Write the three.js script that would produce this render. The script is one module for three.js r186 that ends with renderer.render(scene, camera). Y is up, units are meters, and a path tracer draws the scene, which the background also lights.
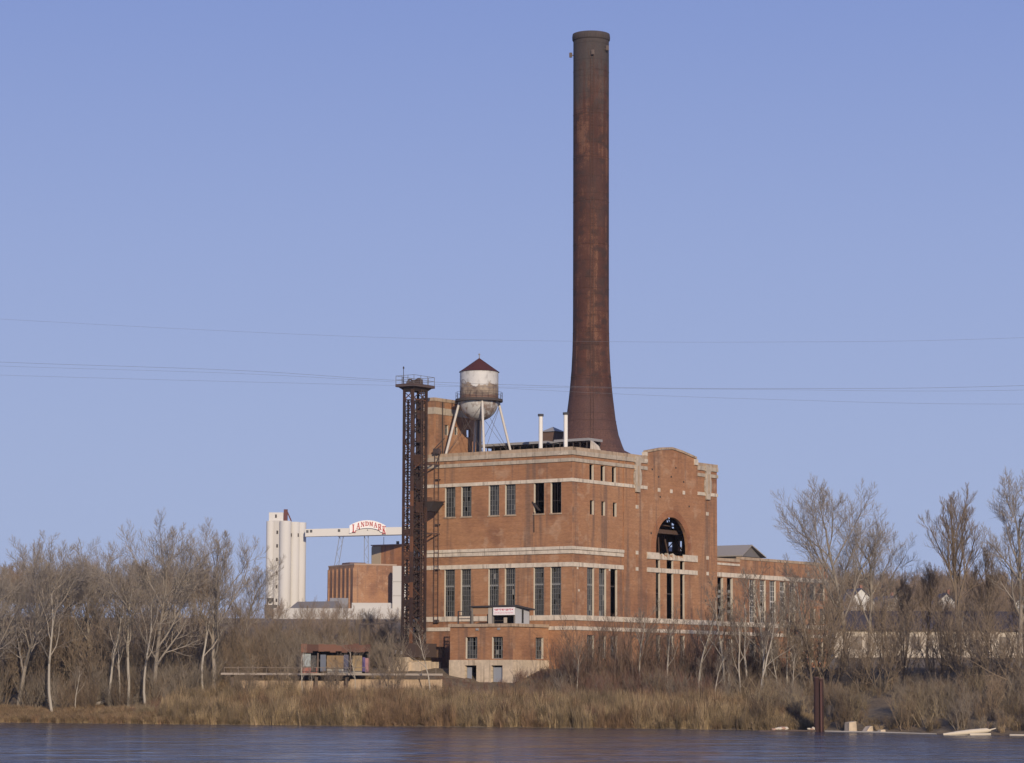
import * as THREE from 'three';
import { FontLoader } from 'three/addons/loaders/FontLoader.js';
import { TextGeometry } from 'three/addons/geometries/TextGeometry.js';

// ---------- camera, sky, sun, exposure ----------
const scene = new THREE.Scene();
const camera = new THREE.PerspectiveCamera(15.552, 1024 / 763, 1, 9000);
camera.position.set(0, 4.7, 0);
camera.rotation.set(THREE.MathUtils.degToRad(6.22), 0, THREE.MathUtils.degToRad(0.212), 'YXZ');
const renderer = new THREE.WebGLRenderer({ antialias: true });
renderer.setSize(1024, 763);
renderer.toneMapping = THREE.LinearToneMapping;
renderer.toneMappingExposure = 1.05;
renderer.shadowMap.enabled = true;

{ // clear spring sky: pale near the horizon, deeper blue overhead, alike all round
  const w = 64, h = 256, data = new Float32Array(w * h * 4);
  const stops = [[-90, .30, .33, .42], [-2, .378, .452, .642], [0, .376, .451, .644], [4.5, .341, .420, .647], [9, .292, .374, .638], [14, .220, .302, .600], [30, .16, .225, .48], [60, .115, .175, .42], [90, .10, .15, .37]];
  for (let j = 0; j < h; j++) {
    const e = ((j + .5) / h - .5) * 180;
    let k = 0; while (k < stops.length - 2 && e > stops[k + 1][0]) k++;
    const a = stops[k], b = stops[k + 1], t = Math.min(1, Math.max(0, (e - a[0]) / (b[0] - a[0])));
    for (let i = 0; i < w; i++) { const o = (j * w + i) * 4; for (let c = 0; c < 3; c++) data[o + c] = a[c + 1] + (b[c + 1] - a[c + 1]) * t; data[o + 3] = 1; }
  }
  const sky = new THREE.DataTexture(data, w, h, THREE.RGBAFormat, THREE.FloatType);
  sky.mapping = THREE.EquirectangularReflectionMapping; sky.magFilter = THREE.LinearFilter; sky.needsUpdate = true;
  scene.background = sky; scene.environment = sky;
}
const sun = new THREE.DirectionalLight(new THREE.Color().setRGB(1, .84, .64), 3.4);
{ const az = 12 * Math.PI / 180, el = 18 * Math.PI / 180, R = 900;
  sun.position.set(Math.sin(az) * Math.cos(el) * R, Math.sin(el) * R, -360 + Math.cos(az) * Math.cos(el) * R);
  sun.target.position.set(0, 0, -360); scene.add(sun, sun.target);
  sun.castShadow = true; sun.shadow.mapSize.set(4096, 4096);
  Object.assign(sun.shadow.camera, { left: -160, right: 160, top: 160, bottom: -60, near: 10, far: 2200 }); }

// ---------- helpers ----------
function rng(seed) { let a = seed >>> 0; return () => { a = (a + 0x6D2B79F5) | 0; let t = Math.imul(a ^ (a >>> 15), 1 | a); t = (t + Math.imul(t ^ (t >>> 7), 61 | t)) ^ t; return ((t ^ (t >>> 14)) >>> 0) / 4294967296; }; }
const V = (x, y, z) => new THREE.Vector3(x, y, z);
const clamp = (v, a, b) => Math.min(b, Math.max(a, v));
const sstep = (a, b, x) => { const t = clamp((x - a) / (b - a), 0, 1); return t * t * (3 - 2 * t); };
const lerp = (a, b, t) => a + (b - a) * t;
function table(rows, x) { if (x <= rows[0][0]) return rows[0][1]; for (let i = 1; i < rows.length; i++) if (x <= rows[i][0]) return lerp(rows[i - 1][1], rows[i][1], (x - rows[i - 1][0]) / (rows[i][0] - rows[i - 1][0])); return rows[rows.length - 1][1]; }
// tileable value noise on an nx by ny lattice
function noise2(nx, ny, seed) {
  const r = rng(seed), g = new Float32Array(nx * ny).map(() => r());
  return (u, v) => { u = (u - Math.floor(u)) * nx; v = (v - Math.floor(v)) * ny; const i = Math.floor(u) % nx, j = Math.floor(v) % ny, i2 = (i + 1) % nx, j2 = (j + 1) % ny; let a = u - Math.floor(u), b = v - Math.floor(v); a = a * a * (3 - 2 * a); b = b * b * (3 - 2 * b); return (g[j * nx + i] * (1 - a) + g[j * nx + i2] * a) * (1 - b) + (g[j2 * nx + i] * (1 - a) + g[j2 * nx + i2] * a) * b; };
}
function fbm(nx, ny, oct, seed) { const L = []; for (let o = 0; o < oct; o++) L.push(noise2(nx << o, ny << o, seed + o * 17)); return (u, v) => { let s = 0, a = .5, t = 0; for (const f of L) { s += a * f(u, v); t += a; a *= .55; } return s / t; }; }
function tex(w, h, fn, { rx = 1, ry = 1, srgb = false } = {}) { // fn(u, v) -> [r, g, b] linear 0..1
  const d = new Uint8Array(w * h * 4), enc = x => { x = clamp(x, 0, 1); return srgb ? 255 * (x <= .0031308 ? x * 12.92 : 1.055 * Math.pow(x, 1 / 2.4) - .055) : 255 * x; };
  for (let j = 0; j < h; j++) for (let i = 0; i < w; i++) { const c = fn((i + .5) / w, (j + .5) / h), o = (j * w + i) * 4; d[o] = enc(c[0]); d[o + 1] = enc(c[1]); d[o + 2] = enc(c[2]); d[o + 3] = 255; }
  const t = new THREE.DataTexture(d, w, h); t.wrapS = t.wrapT = THREE.RepeatWrapping; t.magFilter = THREE.LinearFilter; t.minFilter = THREE.LinearMipmapLinearFilter; t.generateMipmaps = true;
  if (srgb) t.colorSpace = THREE.SRGBColorSpace; t.repeat.set(rx, ry); t.needsUpdate = true; return t;
}
const mix3 = (a, b, t) => [lerp(a[0], b[0], t), lerp(a[1], b[1], t), lerp(a[2], b[2], t)];
const M = (r, g, b, o = {}) => new THREE.MeshStandardMaterial({ color: new THREE.Color().setRGB(r, g, b), roughness: .9, ...o });

// mesh builder: boxes, bars and tubes collected into one geometry, uv in metres
class MB {
  constructor() { this.p = []; this.n = []; this.u = []; this.c = []; this.i = []; this.col = [1, 1, 1]; }
  vert(x, y, z, nx, ny, nz, u = 0, v = 0) { this.p.push(x, y, z); this.n.push(nx, ny, nz); this.u.push(u, v); this.c.push(...this.col); return this.p.length / 3 - 1; }
  quad(a, b, c, d) { // corners counter-clockwise
    const e1 = b.clone().sub(a), e2 = d.clone().sub(a), n = e1.clone().cross(e2).normalize(), w = e1.length(), h = e2.length();
    const k = this.p.length / 3; const U = Math.abs(n.y) > .7 ? [a.x, a.z] : Math.abs(n.z) > Math.abs(n.x) ? [a.x, a.y] : [a.z, a.y];
    [[a, 0, 0], [b, w, 0], [c, w, h], [d, 0, h]].forEach(([q, u, v]) => this.vert(q.x, q.y, q.z, n.x, n.y, n.z, U[0] + u, U[1] + v)); this.i.push(k, k + 1, k + 2, k, k + 2, k + 3); return this;
  }
  tri(a, b, c) { const n = b.clone().sub(a).cross(c.clone().sub(a)).normalize(), k = this.p.length / 3; for (const q of [a, b, c]) this.vert(q.x, q.y, q.z, n.x, n.y, n.z, q.x + q.z, q.y); this.i.push(k, k + 1, k + 2); return this; }
  hexa(P) { // 8 corners: bottom ring 0-3 (counter-clockwise from above), top ring 4-7
    const q = (a, b, c, d) => this.quad(P[a], P[b], P[c], P[d]);
    q(3, 2, 1, 0); q(4, 5, 6, 7); q(0, 1, 5, 4); q(1, 2, 6, 5); q(2, 3, 7, 6); q(3, 0, 4, 7); return this;
  }
  box(x0, x1, y0, y1, z0, z1) { return this.hexa([V(x0, y0, z1), V(x1, y0, z1), V(x1, y0, z0), V(x0, y0, z0), V(x0, y1, z1), V(x1, y1, z1), V(x1, y1, z0), V(x0, y1, z0)]); }
  bar(a, b, w, d = w) { // rectangular bar between two points
    const t = b.clone().sub(a).normalize(), r = Math.abs(t.y) > .95 ? V(1, 0, 0) : V(0, 1, 0); const s = t.clone().cross(r).normalize().multiplyScalar(w / 2), q = s.clone().cross(t).normalize().multiplyScalar(d / 2);
    const c = (o, i, j) => o.clone().addScaledVector(s, i).addScaledVector(q, j);
    return this.hexa([c(a, -1, -1), c(a, 1, -1), c(a, 1, 1), c(a, -1, 1), c(b, -1, -1), c(b, 1, -1), c(b, 1, 1), c(b, -1, 1)]);
  }
  tube(pts, rad, sides = 5, cap = false) { // pts: Vector3[], rad: number[]
    let prev = null, len = 0; const t = V(0, 0, 0), s = V(0, 0, 0), q = V(0, 0, 0);
    for (let k = 0; k < pts.length; k++) {
      t.copy(pts[Math.min(k + 1, pts.length - 1)]).sub(pts[Math.max(k - 1, 0)]).normalize();
      if (k) len += pts[k].distanceTo(pts[k - 1]);
      if (Math.abs(t.y) > .95) s.set(1, 0, 0); else s.set(0, 1, 0);
      if (!k) this._ref = s.clone(); else s.copy(this._ref);
      s.addScaledVector(t, -s.dot(t)); if (s.lengthSq() < 1e-6) s.set(t.z, 0, -t.x).addScaledVector(t, 0); s.normalize(); this._ref.copy(s); q.copy(t).cross(s);
      const base = this.p.length / 3;
      for (let m = 0; m <= sides; m++) { const a = m / sides * Math.PI * 2, ca = Math.cos(a), sa = Math.sin(a), nx = s.x * ca + q.x * sa, ny = s.y * ca + q.y * sa, nz = s.z * ca + q.z * sa; this.vert(pts[k].x + nx * rad[k], pts[k].y + ny * rad[k], pts[k].z + nz * rad[k], nx, ny, nz, m / sides * 6.28 * rad[0], len); }
      if (prev !== null) for (let m = 0; m < sides; m++) this.i.push(prev + m, prev + m + 1, base + m + 1, prev + m, base + m + 1, base + m);
      prev = base;
    }
    if (cap) for (const [k, sg] of [[0, -1], [pts.length - 1, 1]]) { const d = pts[k].clone().sub(pts[k ? k - 1 : 1]).normalize().multiplyScalar(1); const c = this.vert(pts[k].x, pts[k].y, pts[k].z, d.x, d.y, d.z); const off = (this.p.length / 3 - 1); const ring = k ? prev : off - (sides + 1) * pts.length; if (!k) this._r0 = ring; const R = k ? this._r1 ?? prev : ring; const st = []; for (let m = 0; m <= sides; m++) { const o = (R + m) * 3; st.push(this.vert(this.p[o], this.p[o + 1], this.p[o + 2], d.x, d.y, d.z)); } for (let m = 0; m < sides; m++) sg > 0 ? this.i.push(c, st[m], st[m + 1]) : this.i.push(c, st[m + 1], st[m]); }
    return this;
  }
  geo() { const g = new THREE.BufferGeometry(); g.setAttribute('position', new THREE.Float32BufferAttribute(this.p, 3)); g.setAttribute('normal', new THREE.Float32BufferAttribute(this.n, 3)); g.setAttribute('uv', new THREE.Float32BufferAttribute(this.u, 2)); g.setAttribute('color', new THREE.Float32BufferAttribute(this.c, 3)); g.setIndex(this.p.length / 3 > 65535 ? new THREE.Uint32BufferAttribute(this.i, 1) : new THREE.Uint16BufferAttribute(this.i, 1)); return g; }
}
const taken = new Map();
const numbered = n => { const k = taken.get(n) || 0; taken.set(n, k + 1); return k ? n + '_' + String(k).padStart(3, '0') : n; };
function part(name, g, mat, parent) { const m = new THREE.Mesh(g.geo ? g.geo() : g, mat); m.name = name; m.castShadow = m.receiveShadow = true; parent.add(m); return m; }
function tag(o, label, category, group) { o.userData = { label, category }; if (group) o.userData.group = group; return o; }
function thing(name, label, category, pos = [0, 0, 0], turn = 0, group) { const o = new THREE.Group(); o.name = numbered(name); o.position.set(...pos); o.rotation.y = turn; tag(o, label, category, group); scene.add(o); return o; }
function solo(name, g, mat, label, category, group) { const m = part(numbered(name), g, mat, scene); tag(m, label, category, group); return m; }
function setting(name, g, mat) { const m = part(name, g, mat, scene); m.userData = { kind: 'structure' }; return m; }
function stuff(name, g, mat, mats, cols, label, category) {
  const m = new THREE.InstancedMesh(g, mat, mats.length); m.name = numbered(name); mats.forEach((x, k) => { m.setMatrixAt(k, x); if (cols) m.setColorAt(k, cols[k]); }); m.castShadow = m.receiveShadow = true; m.userData = { kind: 'stuff', label, category }; scene.add(m); return m;
}
function extrude(shape, depth, bevel) { return new THREE.ExtrudeGeometry(shape, { depth, bevelEnabled: !!bevel, bevelThickness: bevel || 0, bevelSize: bevel || 0, bevelSegments: 1, curveSegments: 14 }); }
const rect = (x0, x1, y0, y1) => new THREE.Shape([new THREE.Vector2(x0, y0), new THREE.Vector2(x1, y0), new THREE.Vector2(x1, y1), new THREE.Vector2(x0, y1)]);
function holeIn(shape, x0, x1, y0, y1) { shape.holes.push(new THREE.Path([new THREE.Vector2(x0, y0), new THREE.Vector2(x0, y1), new THREE.Vector2(x1, y1), new THREE.Vector2(x1, y0)])); }

// ---------- materials ----------
const n4 = fbm(4, 4, 5, 11), n9 = fbm(9, 9, 4, 23), n32 = fbm(32, 32, 3, 37), nBrick = noise2(200, 512, 51), nStreak = fbm(40, 3, 4, 61), nCourse = noise2(8, 256, 63);
const texBrick = tex(1024, 1024, (u, v) => {
  const row = Math.floor(v * 512), b = nBrick((Math.floor(u * 200 + (row & 1) * .5) + .5) / 200, (row + .5) / 512);
  const big = n4(u, v), mid = n9(u + .3, v), fine = n32(u, v), st = nStreak(u, v), co = nCourse(u, v);
  let c = mix3([.325, .150, .073], [.405, .218, .114], clamp((big - .5) * 1.6 + .5, 0, 1));
  c = mix3(c, [.22, .105, .06], clamp((mid - .54) * 3.0, 0, .8)); c = mix3(c, [.47, .30, .19], clamp((fine - .62) * 2.6, 0, .55)); c = mix3(c, [.17, .105, .075], clamp((st - .54) * 3.8, 0, .7));
  const k = .80 + .40 * b + .14 * (co - .5); return [c[0] * k, c[1] * k, c[2] * k];
}, { rx: 1 / 40, ry: 1 / 40, srgb: true });
const texBump = tex(512, 512, (u, v) => { const row = Math.floor(v * 128), f = v * 128 - row, x = u * 44 + (row & 1) * .5, g = x - Math.floor(x); const m = (f < .16 || g < .06) ? 0 : .75 + .25 * n32(u, v); return [m, m, m]; }, { rx: 1 / 10, ry: 1 / 10 });
const brick = new THREE.MeshStandardMaterial({ map: texBrick, bumpMap: texBump, bumpScale: .01, roughness: .93 });
const brickPlain = new THREE.MeshStandardMaterial({ map: texBrick, color: new THREE.Color().setRGB(.9, .8, .75), roughness: .95 });
const texStone = tex(512, 512, (u, v) => { const a = n9(u, v), b = n32(u * .9, v), s = nStreak(u, v); let c = mix3([.55, .475, .375], [.70, .61, .495], a); c = mix3(c, [.25, .20, .16], clamp((s - .56) * 3, 0, .7)); const k = .8 + .4 * b; return c.map(x => x * k); }, { rx: 1 / 12, ry: 1 / 12, srgb: true });
const stone = new THREE.MeshStandardMaterial({ map: texStone, roughness: .9 });
const stoneGrey = new THREE.MeshStandardMaterial({ map: texStone, color: new THREE.Color().setRGB(.72, .70, .68), roughness: .92 });
const coping = new THREE.MeshStandardMaterial({ map: texStone, color: new THREE.Color().setRGB(.68, .58, .50), roughness: .92 });
const concrete = new THREE.MeshStandardMaterial({ map: texStone, color: new THREE.Color().setRGB(.92, .86, .78), roughness: .95 });
const nBlot = fbm(14, 80, 4, 95), nRust = fbm(10, 14, 5, 91), nPlate = noise2(12, 26, 92), nRunV = fbm(48, 4, 4, 93), nGrit = noise2(220, 700, 94);
const texStack = tex(512, 2048, (u, v) => { // v: 0 at the roof, 1 at the lip
  const a = nRust(u, v), p = nPlate((Math.floor(u * 12) + .5) / 12, (Math.floor(v * 26) + .5) / 26), r = nRunV(u, v), g = nGrit(u, v);
  let c = mix3([.056, .0225, .0175], [.098, .037, .0235], clamp(a * 1.5 - .25, 0, 1)); const bl = nBlot(u, v); c = mix3(c, [.17, .082, .048], clamp((r * .75 + bl * .5 + a * .25 + p * .2 + g * .2 - 1.0) * 3.2, 0, .8)); c = mix3(c, [.040, .024, .021], clamp((.46 - bl) * 4, 0, .7));
  c = mix3(c, [.060, .036, .033], clamp((.48 - p) * 1.2, 0, .6));
  const soot = clamp((v - .80 + (a - .5) * .32 + (r - .5) * .2) * 7, 0, .92); c = mix3(c, [.062, .052, .050], soot);
  const low = clamp((.20 - v + (a - .5) * .16) * 9, 0, .7); c = mix3(c, [.098, .052, .046], low);
  const seam = (v * 26) % 1 < .05 ? .78 : 1, k = (.8 + .4 * g) * seam; return c.map(x => x * k);
}, { srgb: true });
const rustStack = new THREE.MeshStandardMaterial({ map: texStack, roughness: .88, metalness: 0 });
const rustV = new THREE.MeshStandardMaterial({ vertexColors: true, roughness: .9 });
const darkSteel = M(.045, .036, .034, { roughness: .8 });
const muntin = M(.24, .24, .23, { roughness: .7 }), muntinWhite = M(.62, .60, .56, { roughness: .7 });
const glassDirty = new THREE.MeshPhysicalMaterial({ vertexColors: true, roughness: .3, specularIntensity: .35 });
const jambPaint = M(.60, .53, .43, { roughness: .85 });
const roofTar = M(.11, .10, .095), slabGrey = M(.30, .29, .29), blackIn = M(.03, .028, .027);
const whitePaint = M(.74, .71, .66, { roughness: .7 });
const colored = new THREE.MeshStandardMaterial({ vertexColors: true, roughness: .92 });

// ---------- terrain and river ----------
const shoreRows = [[-1500, 372], [-150, 366], [-63, 345], [-30, 331], [-1.4, 320.5], [31, 305], [51, 280], [75, 262], [150, 226], [1500, 220]];
const shore = x => table(shoreRows, x);
const bankRows = [[-60, -4], [-6, -1.6], [-1, -.22], [0, .02], [2, .35], [8, 1.2], [14, 2.0], [22, 2.9], [30, 3.9], [37, 5.2], [43, 6.9], [50, 7.1], [3000, 7.1]];
const hillRows = [[0, 0], [430, 0], [470, 2.6], [620, 11.3], [820, 17], [1000, 20], [1700, 24], [6000, 24]];
const nHill = fbm(30, 30, 3, 401);
function ground(x, z) { const d = -z, s = d - shore(x); let h = table(bankRows, s) + table(hillRows, d); h += .75 * sstep(6, 15, s) * (1 - sstep(34, 43, s)) * sstep(-44, -36, x) * (1 - sstep(-9, -3, x)); if (s > 1) h += (nHill(x / 160 + .5, d / 160) - .5) * .7 * sstep(1, 10, s) * (1 - sstep(36, 44, s) * .8); return h; }
{
  const xs = [], ds = []; for (let x = -1800; x < -120; x += 80) xs.push(x); for (let x = -120; x <= 120; x += 2) xs.push(x); for (let x = 200; x <= 1800; x += 80) xs.push(x);
  for (let d = 160; d < 430; d += 1.6) ds.push(d); for (let d = 430; d < 1100; d += 15) ds.push(d); for (let d = 1100; d <= 6000; d += 300) ds.push(d);
  const p = [], u = [], ix = []; for (const d of ds) for (const x of xs) { p.push(x, ground(x, -d), -d); u.push(x, d); }
  for (let j = 0; j < ds.length - 1; j++) for (let i = 0; i < xs.length - 1; i++) { const a = j * xs.length + i, b = a + 1, c = a + xs.length, e = c + 1; ix.push(a, b, e, a, e, c); }
  const g = new THREE.BufferGeometry(); g.setAttribute('position', new THREE.Float32BufferAttribute(p, 3)); g.setAttribute('uv', new THREE.Float32BufferAttribute(u, 2)); g.setIndex(ix); g.computeVertexNormals();
  const t = tex(1024, 1024, (u, v) => { const a = n4(u, v), b = n9(u, v + .2), f = n32(u, v), gr = noiseG(u, v); let c = mix3([.12, .085, .05], [.20, .145, .085], a); c = mix3(c, [.24, .19, .12], clamp((b - .5) * 2, 0, .8)); c = mix3(c, [.07, .055, .04], clamp((f - .55) * 2.4, 0, .7)); const k = .7 + .6 * gr; return c.map(x => x * k); }, { rx: 1 / 30, ry: 1 / 30, srgb: true });
  setting('ground', g, new THREE.MeshStandardMaterial({ map: t, roughness: 1 }));
}
function noiseG(u, v) { return (noiseG.f ||= noise2(256, 256, 71))(u, v); }
{ // river: long low ripples, drawn out along the shore
  const W = 512, hgt = new Float32Array(W * W), L1 = fbm(5, 14, 3, 201), L2 = fbm(24, 64, 3, 211), L3 = fbm(3, 6, 3, 221);
  for (let j = 0; j < W; j++) for (let i = 0; i < W; i++) { const u = i / W, v = j / W, patch = clamp((L3(u, v) - .36) * 3.2, .12, 1); hgt[j * W + i] = L1(u, v) * .42 + L2(u, v) * .20 * patch; }
  const t = tex(W, W, (u, v) => { const i = Math.floor(u * W), j = Math.floor(v * W), x = hgt[j * W + (i + 1) % W] - hgt[j * W + (i + W - 1) % W], y = hgt[((j + 1) % W) * W + i] - hgt[((j + W - 1) % W) * W + i]; const k = W / 46 / 2, n = V(-x * k, -y * k, 1).normalize(); return [n.x * .5 + .5, n.y * .5 + .5, n.z * .5 + .5]; }, { rx: 1 / 46, ry: 1 / 46 });
  const g = new THREE.PlaneGeometry(3600, 640); g.rotateX(-Math.PI / 2); g.translate(0, 0, -200); const uv = g.attributes.uv, ps = g.attributes.position; for (let k = 0; k < uv.count; k++) uv.setXY(k, ps.getX(k), -ps.getZ(k));
  setting('river_water', g, new THREE.MeshPhysicalMaterial({ color: new THREE.Color().setRGB(.034, .040, .060), roughness: .14, ior: 1.33, normalMap: t, normalScale: new THREE.Vector2(2.2, 2.2) }));
}

// ---------- the power plant ----------
const TURN = -35.3546 * Math.PI / 180, ORIGIN = [7.83, 0, -360];
const CT = Math.cos(TURN), ST = Math.sin(TURN);
const toWorld = (X, y, Z) => V(ORIGIN[0] + X * CT + Z * ST, y, ORIGIN[2] - X * ST + Z * CT); // plant axes -> world
const plant = thing('power_plant', 'abandoned red brick power house with stone bands and a tall arched window', 'building', ORIGIN, TURN);
const rw = rng(900);
// a wall with openings; side 'front' faces +Z at z = face, side 'right' faces +X at x = face (a runs back from the corner)
function wall(name, side, face, thick, shape, mat = brick, parent = plant) {
  const m = part(name, extrude(shape, thick), mat, parent);
  if (side === 'front') m.position.set(0, 0, face - thick); else { m.rotation.y = Math.PI / 2; m.position.set(face - thick, 0, 0); } return m;
}
function slab(name, side, face, proud, a0, a1, y0, y1, mat, parent = plant, back = 0) { // a stone or brick strip standing proud of a wall face
  const b = new MB(); if (side === 'front') b.box(a0, a1, y0, y1, face - back, face + proud); else b.box(face - back, face + proud, y0, y1, -a1, -a0); return part(name, b, mat, parent);
}
// a steel sash: frame and glazing bars with its panes as a child
function sash(side, face, a0, a1, y0, y1, { cols = 4, rows = 8, transom = [], glass = .92, bar = .035, white = false, inset = .26, dirt = .5, parent = plant } = {}) {
  const f = new MB(), g = new MB(), w = a1 - a0, e = .07, z = face - inset;
  const B = (x0, x1, q0, q1, t = .07) => side === 'front' ? f.box(x0, x1, q0, q1, z - t, z) : f.box(z - t, z, q0, q1, -x1, -x0);
  B(a0 + .003, a0 + e, y0 + .003, y1 - .003); B(a1 - e, a1 - .003, y0 + .003, y1 - .003); B(a0 + e, a1 - e, y0 + .003, y0 + e); B(a0 + e, a1 - e, y1 - e, y1 - .003);
  for (let k = 1; k < cols; k++) { const x = a0 + w * k / cols; B(x - bar / 2, x + bar / 2, y0 + e, y1 - e, .05); }
  for (let k = 1; k < rows; k++) { const y = y0 + (y1 - y0) * k / rows; B(a0 + e, a1 - e, y - bar / 2.6, y + bar / 2.6, .045); }
  for (const y of transom) B(a0 + e, a1 - e, y - .1, y + .1, .16);
  const fm = part('window', f, white ? muntinWhite : muntin, plant === parent ? plant : parent);
  for (let i = 0; i < cols; i++) for (let j = 0; j < rows; j++) {
    if (rw() > glass) continue; const x0 = a0 + w * i / cols + .01, x1 = a0 + w * (i + 1) / cols - .01, q0 = y0 + (y1 - y0) * j / rows + .01, q1 = y0 + (y1 - y0) * (j + 1) / rows - .01, t = rw(), d = dirt * (.35 + .65 * t);
    g.col = [.020 + .055 * d, .021 + .056 * d, .022 + .058 * d]; if (t > .96) g.col = [.22, .21, .19];
    const zz = z - .04 - .004 * rw(); side === 'front' ? g.box(x0, x1, q0, q1, zz - .008, zz) : g.box(zz - .008, zz, q0, q1, -x1, -x0);
  }
  if (g.i.length) part('panes', g, glassDirty, fm).userData.kind = 'stuff'; lining(side, face, a0, a1, y0, y1, inset, fm); return fm;
}
function lining(side, face, a0, a1, y0, y1, inset, fm) { // pale painted jambs of the opening
  const z0 = face - inset + .003, z1 = face - .015; for (const [x0, x1] of [[a0 + .002, a0 + .03], [a1 - .03, a1 - .002]]) { const l = new MB(); side === 'front' ? l.box(x0, x1, y0 + .004, y1 - .004, z0, z1) : l.box(z0, z1, y0 + .004, y1 - .004, -x1, -x0); part('jamb', l, jambPaint, fm); }
}
const FW = [[-20.5, -18.75], [-17.8, -16.1], [-13.3, -11.6], [-10.65, -8.95], [-6.05, -4.4], [-3.4, -1.7]];
{ // river front
  const s = rect(-25.7, 0, 3, 35.05); for (const [a, b] of FW) { holeIn(s, a, b, 27, 31); holeIn(s, a, b, 13.8, 20.05); }
  wall('front_wall', 'front', 0, .45, s);
  FW.forEach(([a, b], k) => { if (k < 4) sash('front', 0, a, b, 27, 31, { cols: 4, rows: 6, glass: .97, dirt: .85 }); else { const f = new MB(); for (let q = 1; q < 4; q++) if (rw() < .8) { const x = a + (b - a) * q / 4; f.box(x - .02, x + .02, 27 + (rw() < .4 ? 1.4 : 0), 31, -.4, -.36); } f.box(a + .003, a + .08, 27.003, 30.997, -.42, -.34); f.box(b - .08, b - .003, 27.003, 30.997, -.42, -.34); f.box(a + .08, b - .08, 28.6, 28.66, -.41, -.35); lining('front', 0, a, b, 27, 31, .34, part('window', f, darkSteel, plant)); }
    sash('front', 0, a, b, 13.8, 20.05, { cols: 5, rows: 9, transom: [17.8], glass: .9, dirt: .45 });
    slab('window_sill', 'front', 0, .1, a - .12, b + .12, 26.82, 26.998, coping, plant, .3); });
  const hang = new MB(); hang.bar(V(-6.0, 27.2, .02), V(-5.95, 24.6, .05), .16, .05); hang.bar(V(-6.2, 28.6, -.05), V(-5.1, 27.4, .06), .5, .04); part('hanging_flashing', hang, darkSteel, plant);
  for (const [y0, y1, pr, m] of [[35.05, 35.5, .10, coping], [34.48, 35.047, .16, stoneGrey], [33.6, 34.06, .14, stoneGrey], [31.0, 31.45, .10, stone], [22.25, 22.65, .22, stone], [21.72, 22.17, .14, stone], [20.05, 20.6, .10, stone], [13.15, 13.8, .10, stone], [11.9, 12.38, .10, stone]])
    slab('stone_band', 'front', .002, pr, -25.75, .002 + pr, y0, y1, m, plant, y0 > 35 ? .6 : 0);
  slab('band_fillet', 'front', .002, .08, -25.75, .08, 22.173, 22.247, coping);
  // broken corner stone, fallen open where the capping is lost
  const bs = new MB(); bs.hexa([V(-2.1, 34.5, .165), V(-.5, 34.5, .165), V(-.5, 34.5, .05), V(-2.1, 34.5, .05), V(-1.9, 34.72, .20), V(-.7, 34.86, .24), V(-.7, 34.86, .05), V(-1.9, 34.72, .05)].map(v => v)); part('broken_stone', bs, stone, plant);
}
const archShape = (s, c, y0, yc, r, path) => { path.moveTo(c - r, y0); path.lineTo(c - r, yc); path.absarc(c, yc, r, Math.PI, 0, true); path.lineTo(c + r, y0); path.closePath(); return path; };
const RT = [[3.45, 5.1], [6.25, 7.95], [8.95, 10.6]], SL = [[19.85, 20.95], [22.6, 24.3], [26.0, 27.15]];
{ // right-hand side: plain bay beside the corner
  const s = rect(.45, 12, 3, 35.05);
  for (const [a, b] of [[3.97, 5.0], [6.6, 7.62], [9.3, 10.3]]) holeIn(s, a, b, 31.46, 33.5);
  for (const [a, b] of [[4.1, 5.05], [6.8, 7.7], [9.55, 10.45]]) holeIn(s, a, b, 26.95, 28.8);
  for (const [a, b] of RT) { holeIn(s, a, b, 13.8, 20.05); holeIn(s, a, b, 8.3, 11.3); }
  wall('side_wall', 'right', 0, .38, s); for (const [a, b, y0, y1] of [[3.97, 5.0, 31.46, 33.5], [6.6, 7.62, 31.46, 33.5], [9.3, 10.3, 31.46, 33.5], [4.1, 5.05, 26.95, 28.8], [6.8, 7.7, 26.95, 28.8], [9.55, 10.45, 26.95, 28.8], [8.95, 10.6, 13.8, 20.05]]) { const f = new MB(); f.box(-.36, -.33, y0 + .003, y1 - .003, -b + .003, -b + .07); f.box(-.36, -.33, y0 + .003, y1 - .003, -a - .07, -a - .003); if (y1 - y0 > 3) f.box(-.36, -.33, 17.7, 17.85, -b + .07, -a - .07); lining('right', 0, a, b, y0, y1, .32, part('window', f, darkSteel, plant)); }
  RT.forEach(([a, b], k) => { if (k < 2) sash('right', 0, a, b, 13.8, 20.05, { cols: 4, rows: 9, transom: [17.8], glass: .95, dirt: 1.2 }); sash('right', 0, a, b, 8.3, 11.3, { cols: 4, rows: 5, glass: .6 }); });
  for (const [y0, y1, pr, m] of [[35.05, 35.5, .10, coping], [34.48, 35.047, .16, stoneGrey], [33.6, 34.06, .14, stoneGrey], [31.0, 31.45, .10, stone], [22.25, 22.65, .22, stone], [21.72, 22.17, .14, stone], [20.05, 20.6, .10, stone], [13.15, 13.8, .10, stone], [11.9, 12.38, .10, stone]])
    slab('stone_band', 'right', .002, pr, 0, 11.998, y0, y1, m, plant, y0 > 35 ? .6 : 0);
  slab('band_fillet', 'right', .002, .08, 0, 11.998, 22.173, 22.247, coping);
  const rr = rng(31); for (const [sx, y] of [[1.2, 19.86], [1.5, 17.0], [8.7, 19.9]]) { const b = new MB(); b.box(.003, .06, y - .14, y + .14, -sx - .15, -sx + .15); part('stone_block', b, stone, plant); }
}
const BX = .13; // the gabled bay stands proud of the side wall
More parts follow.
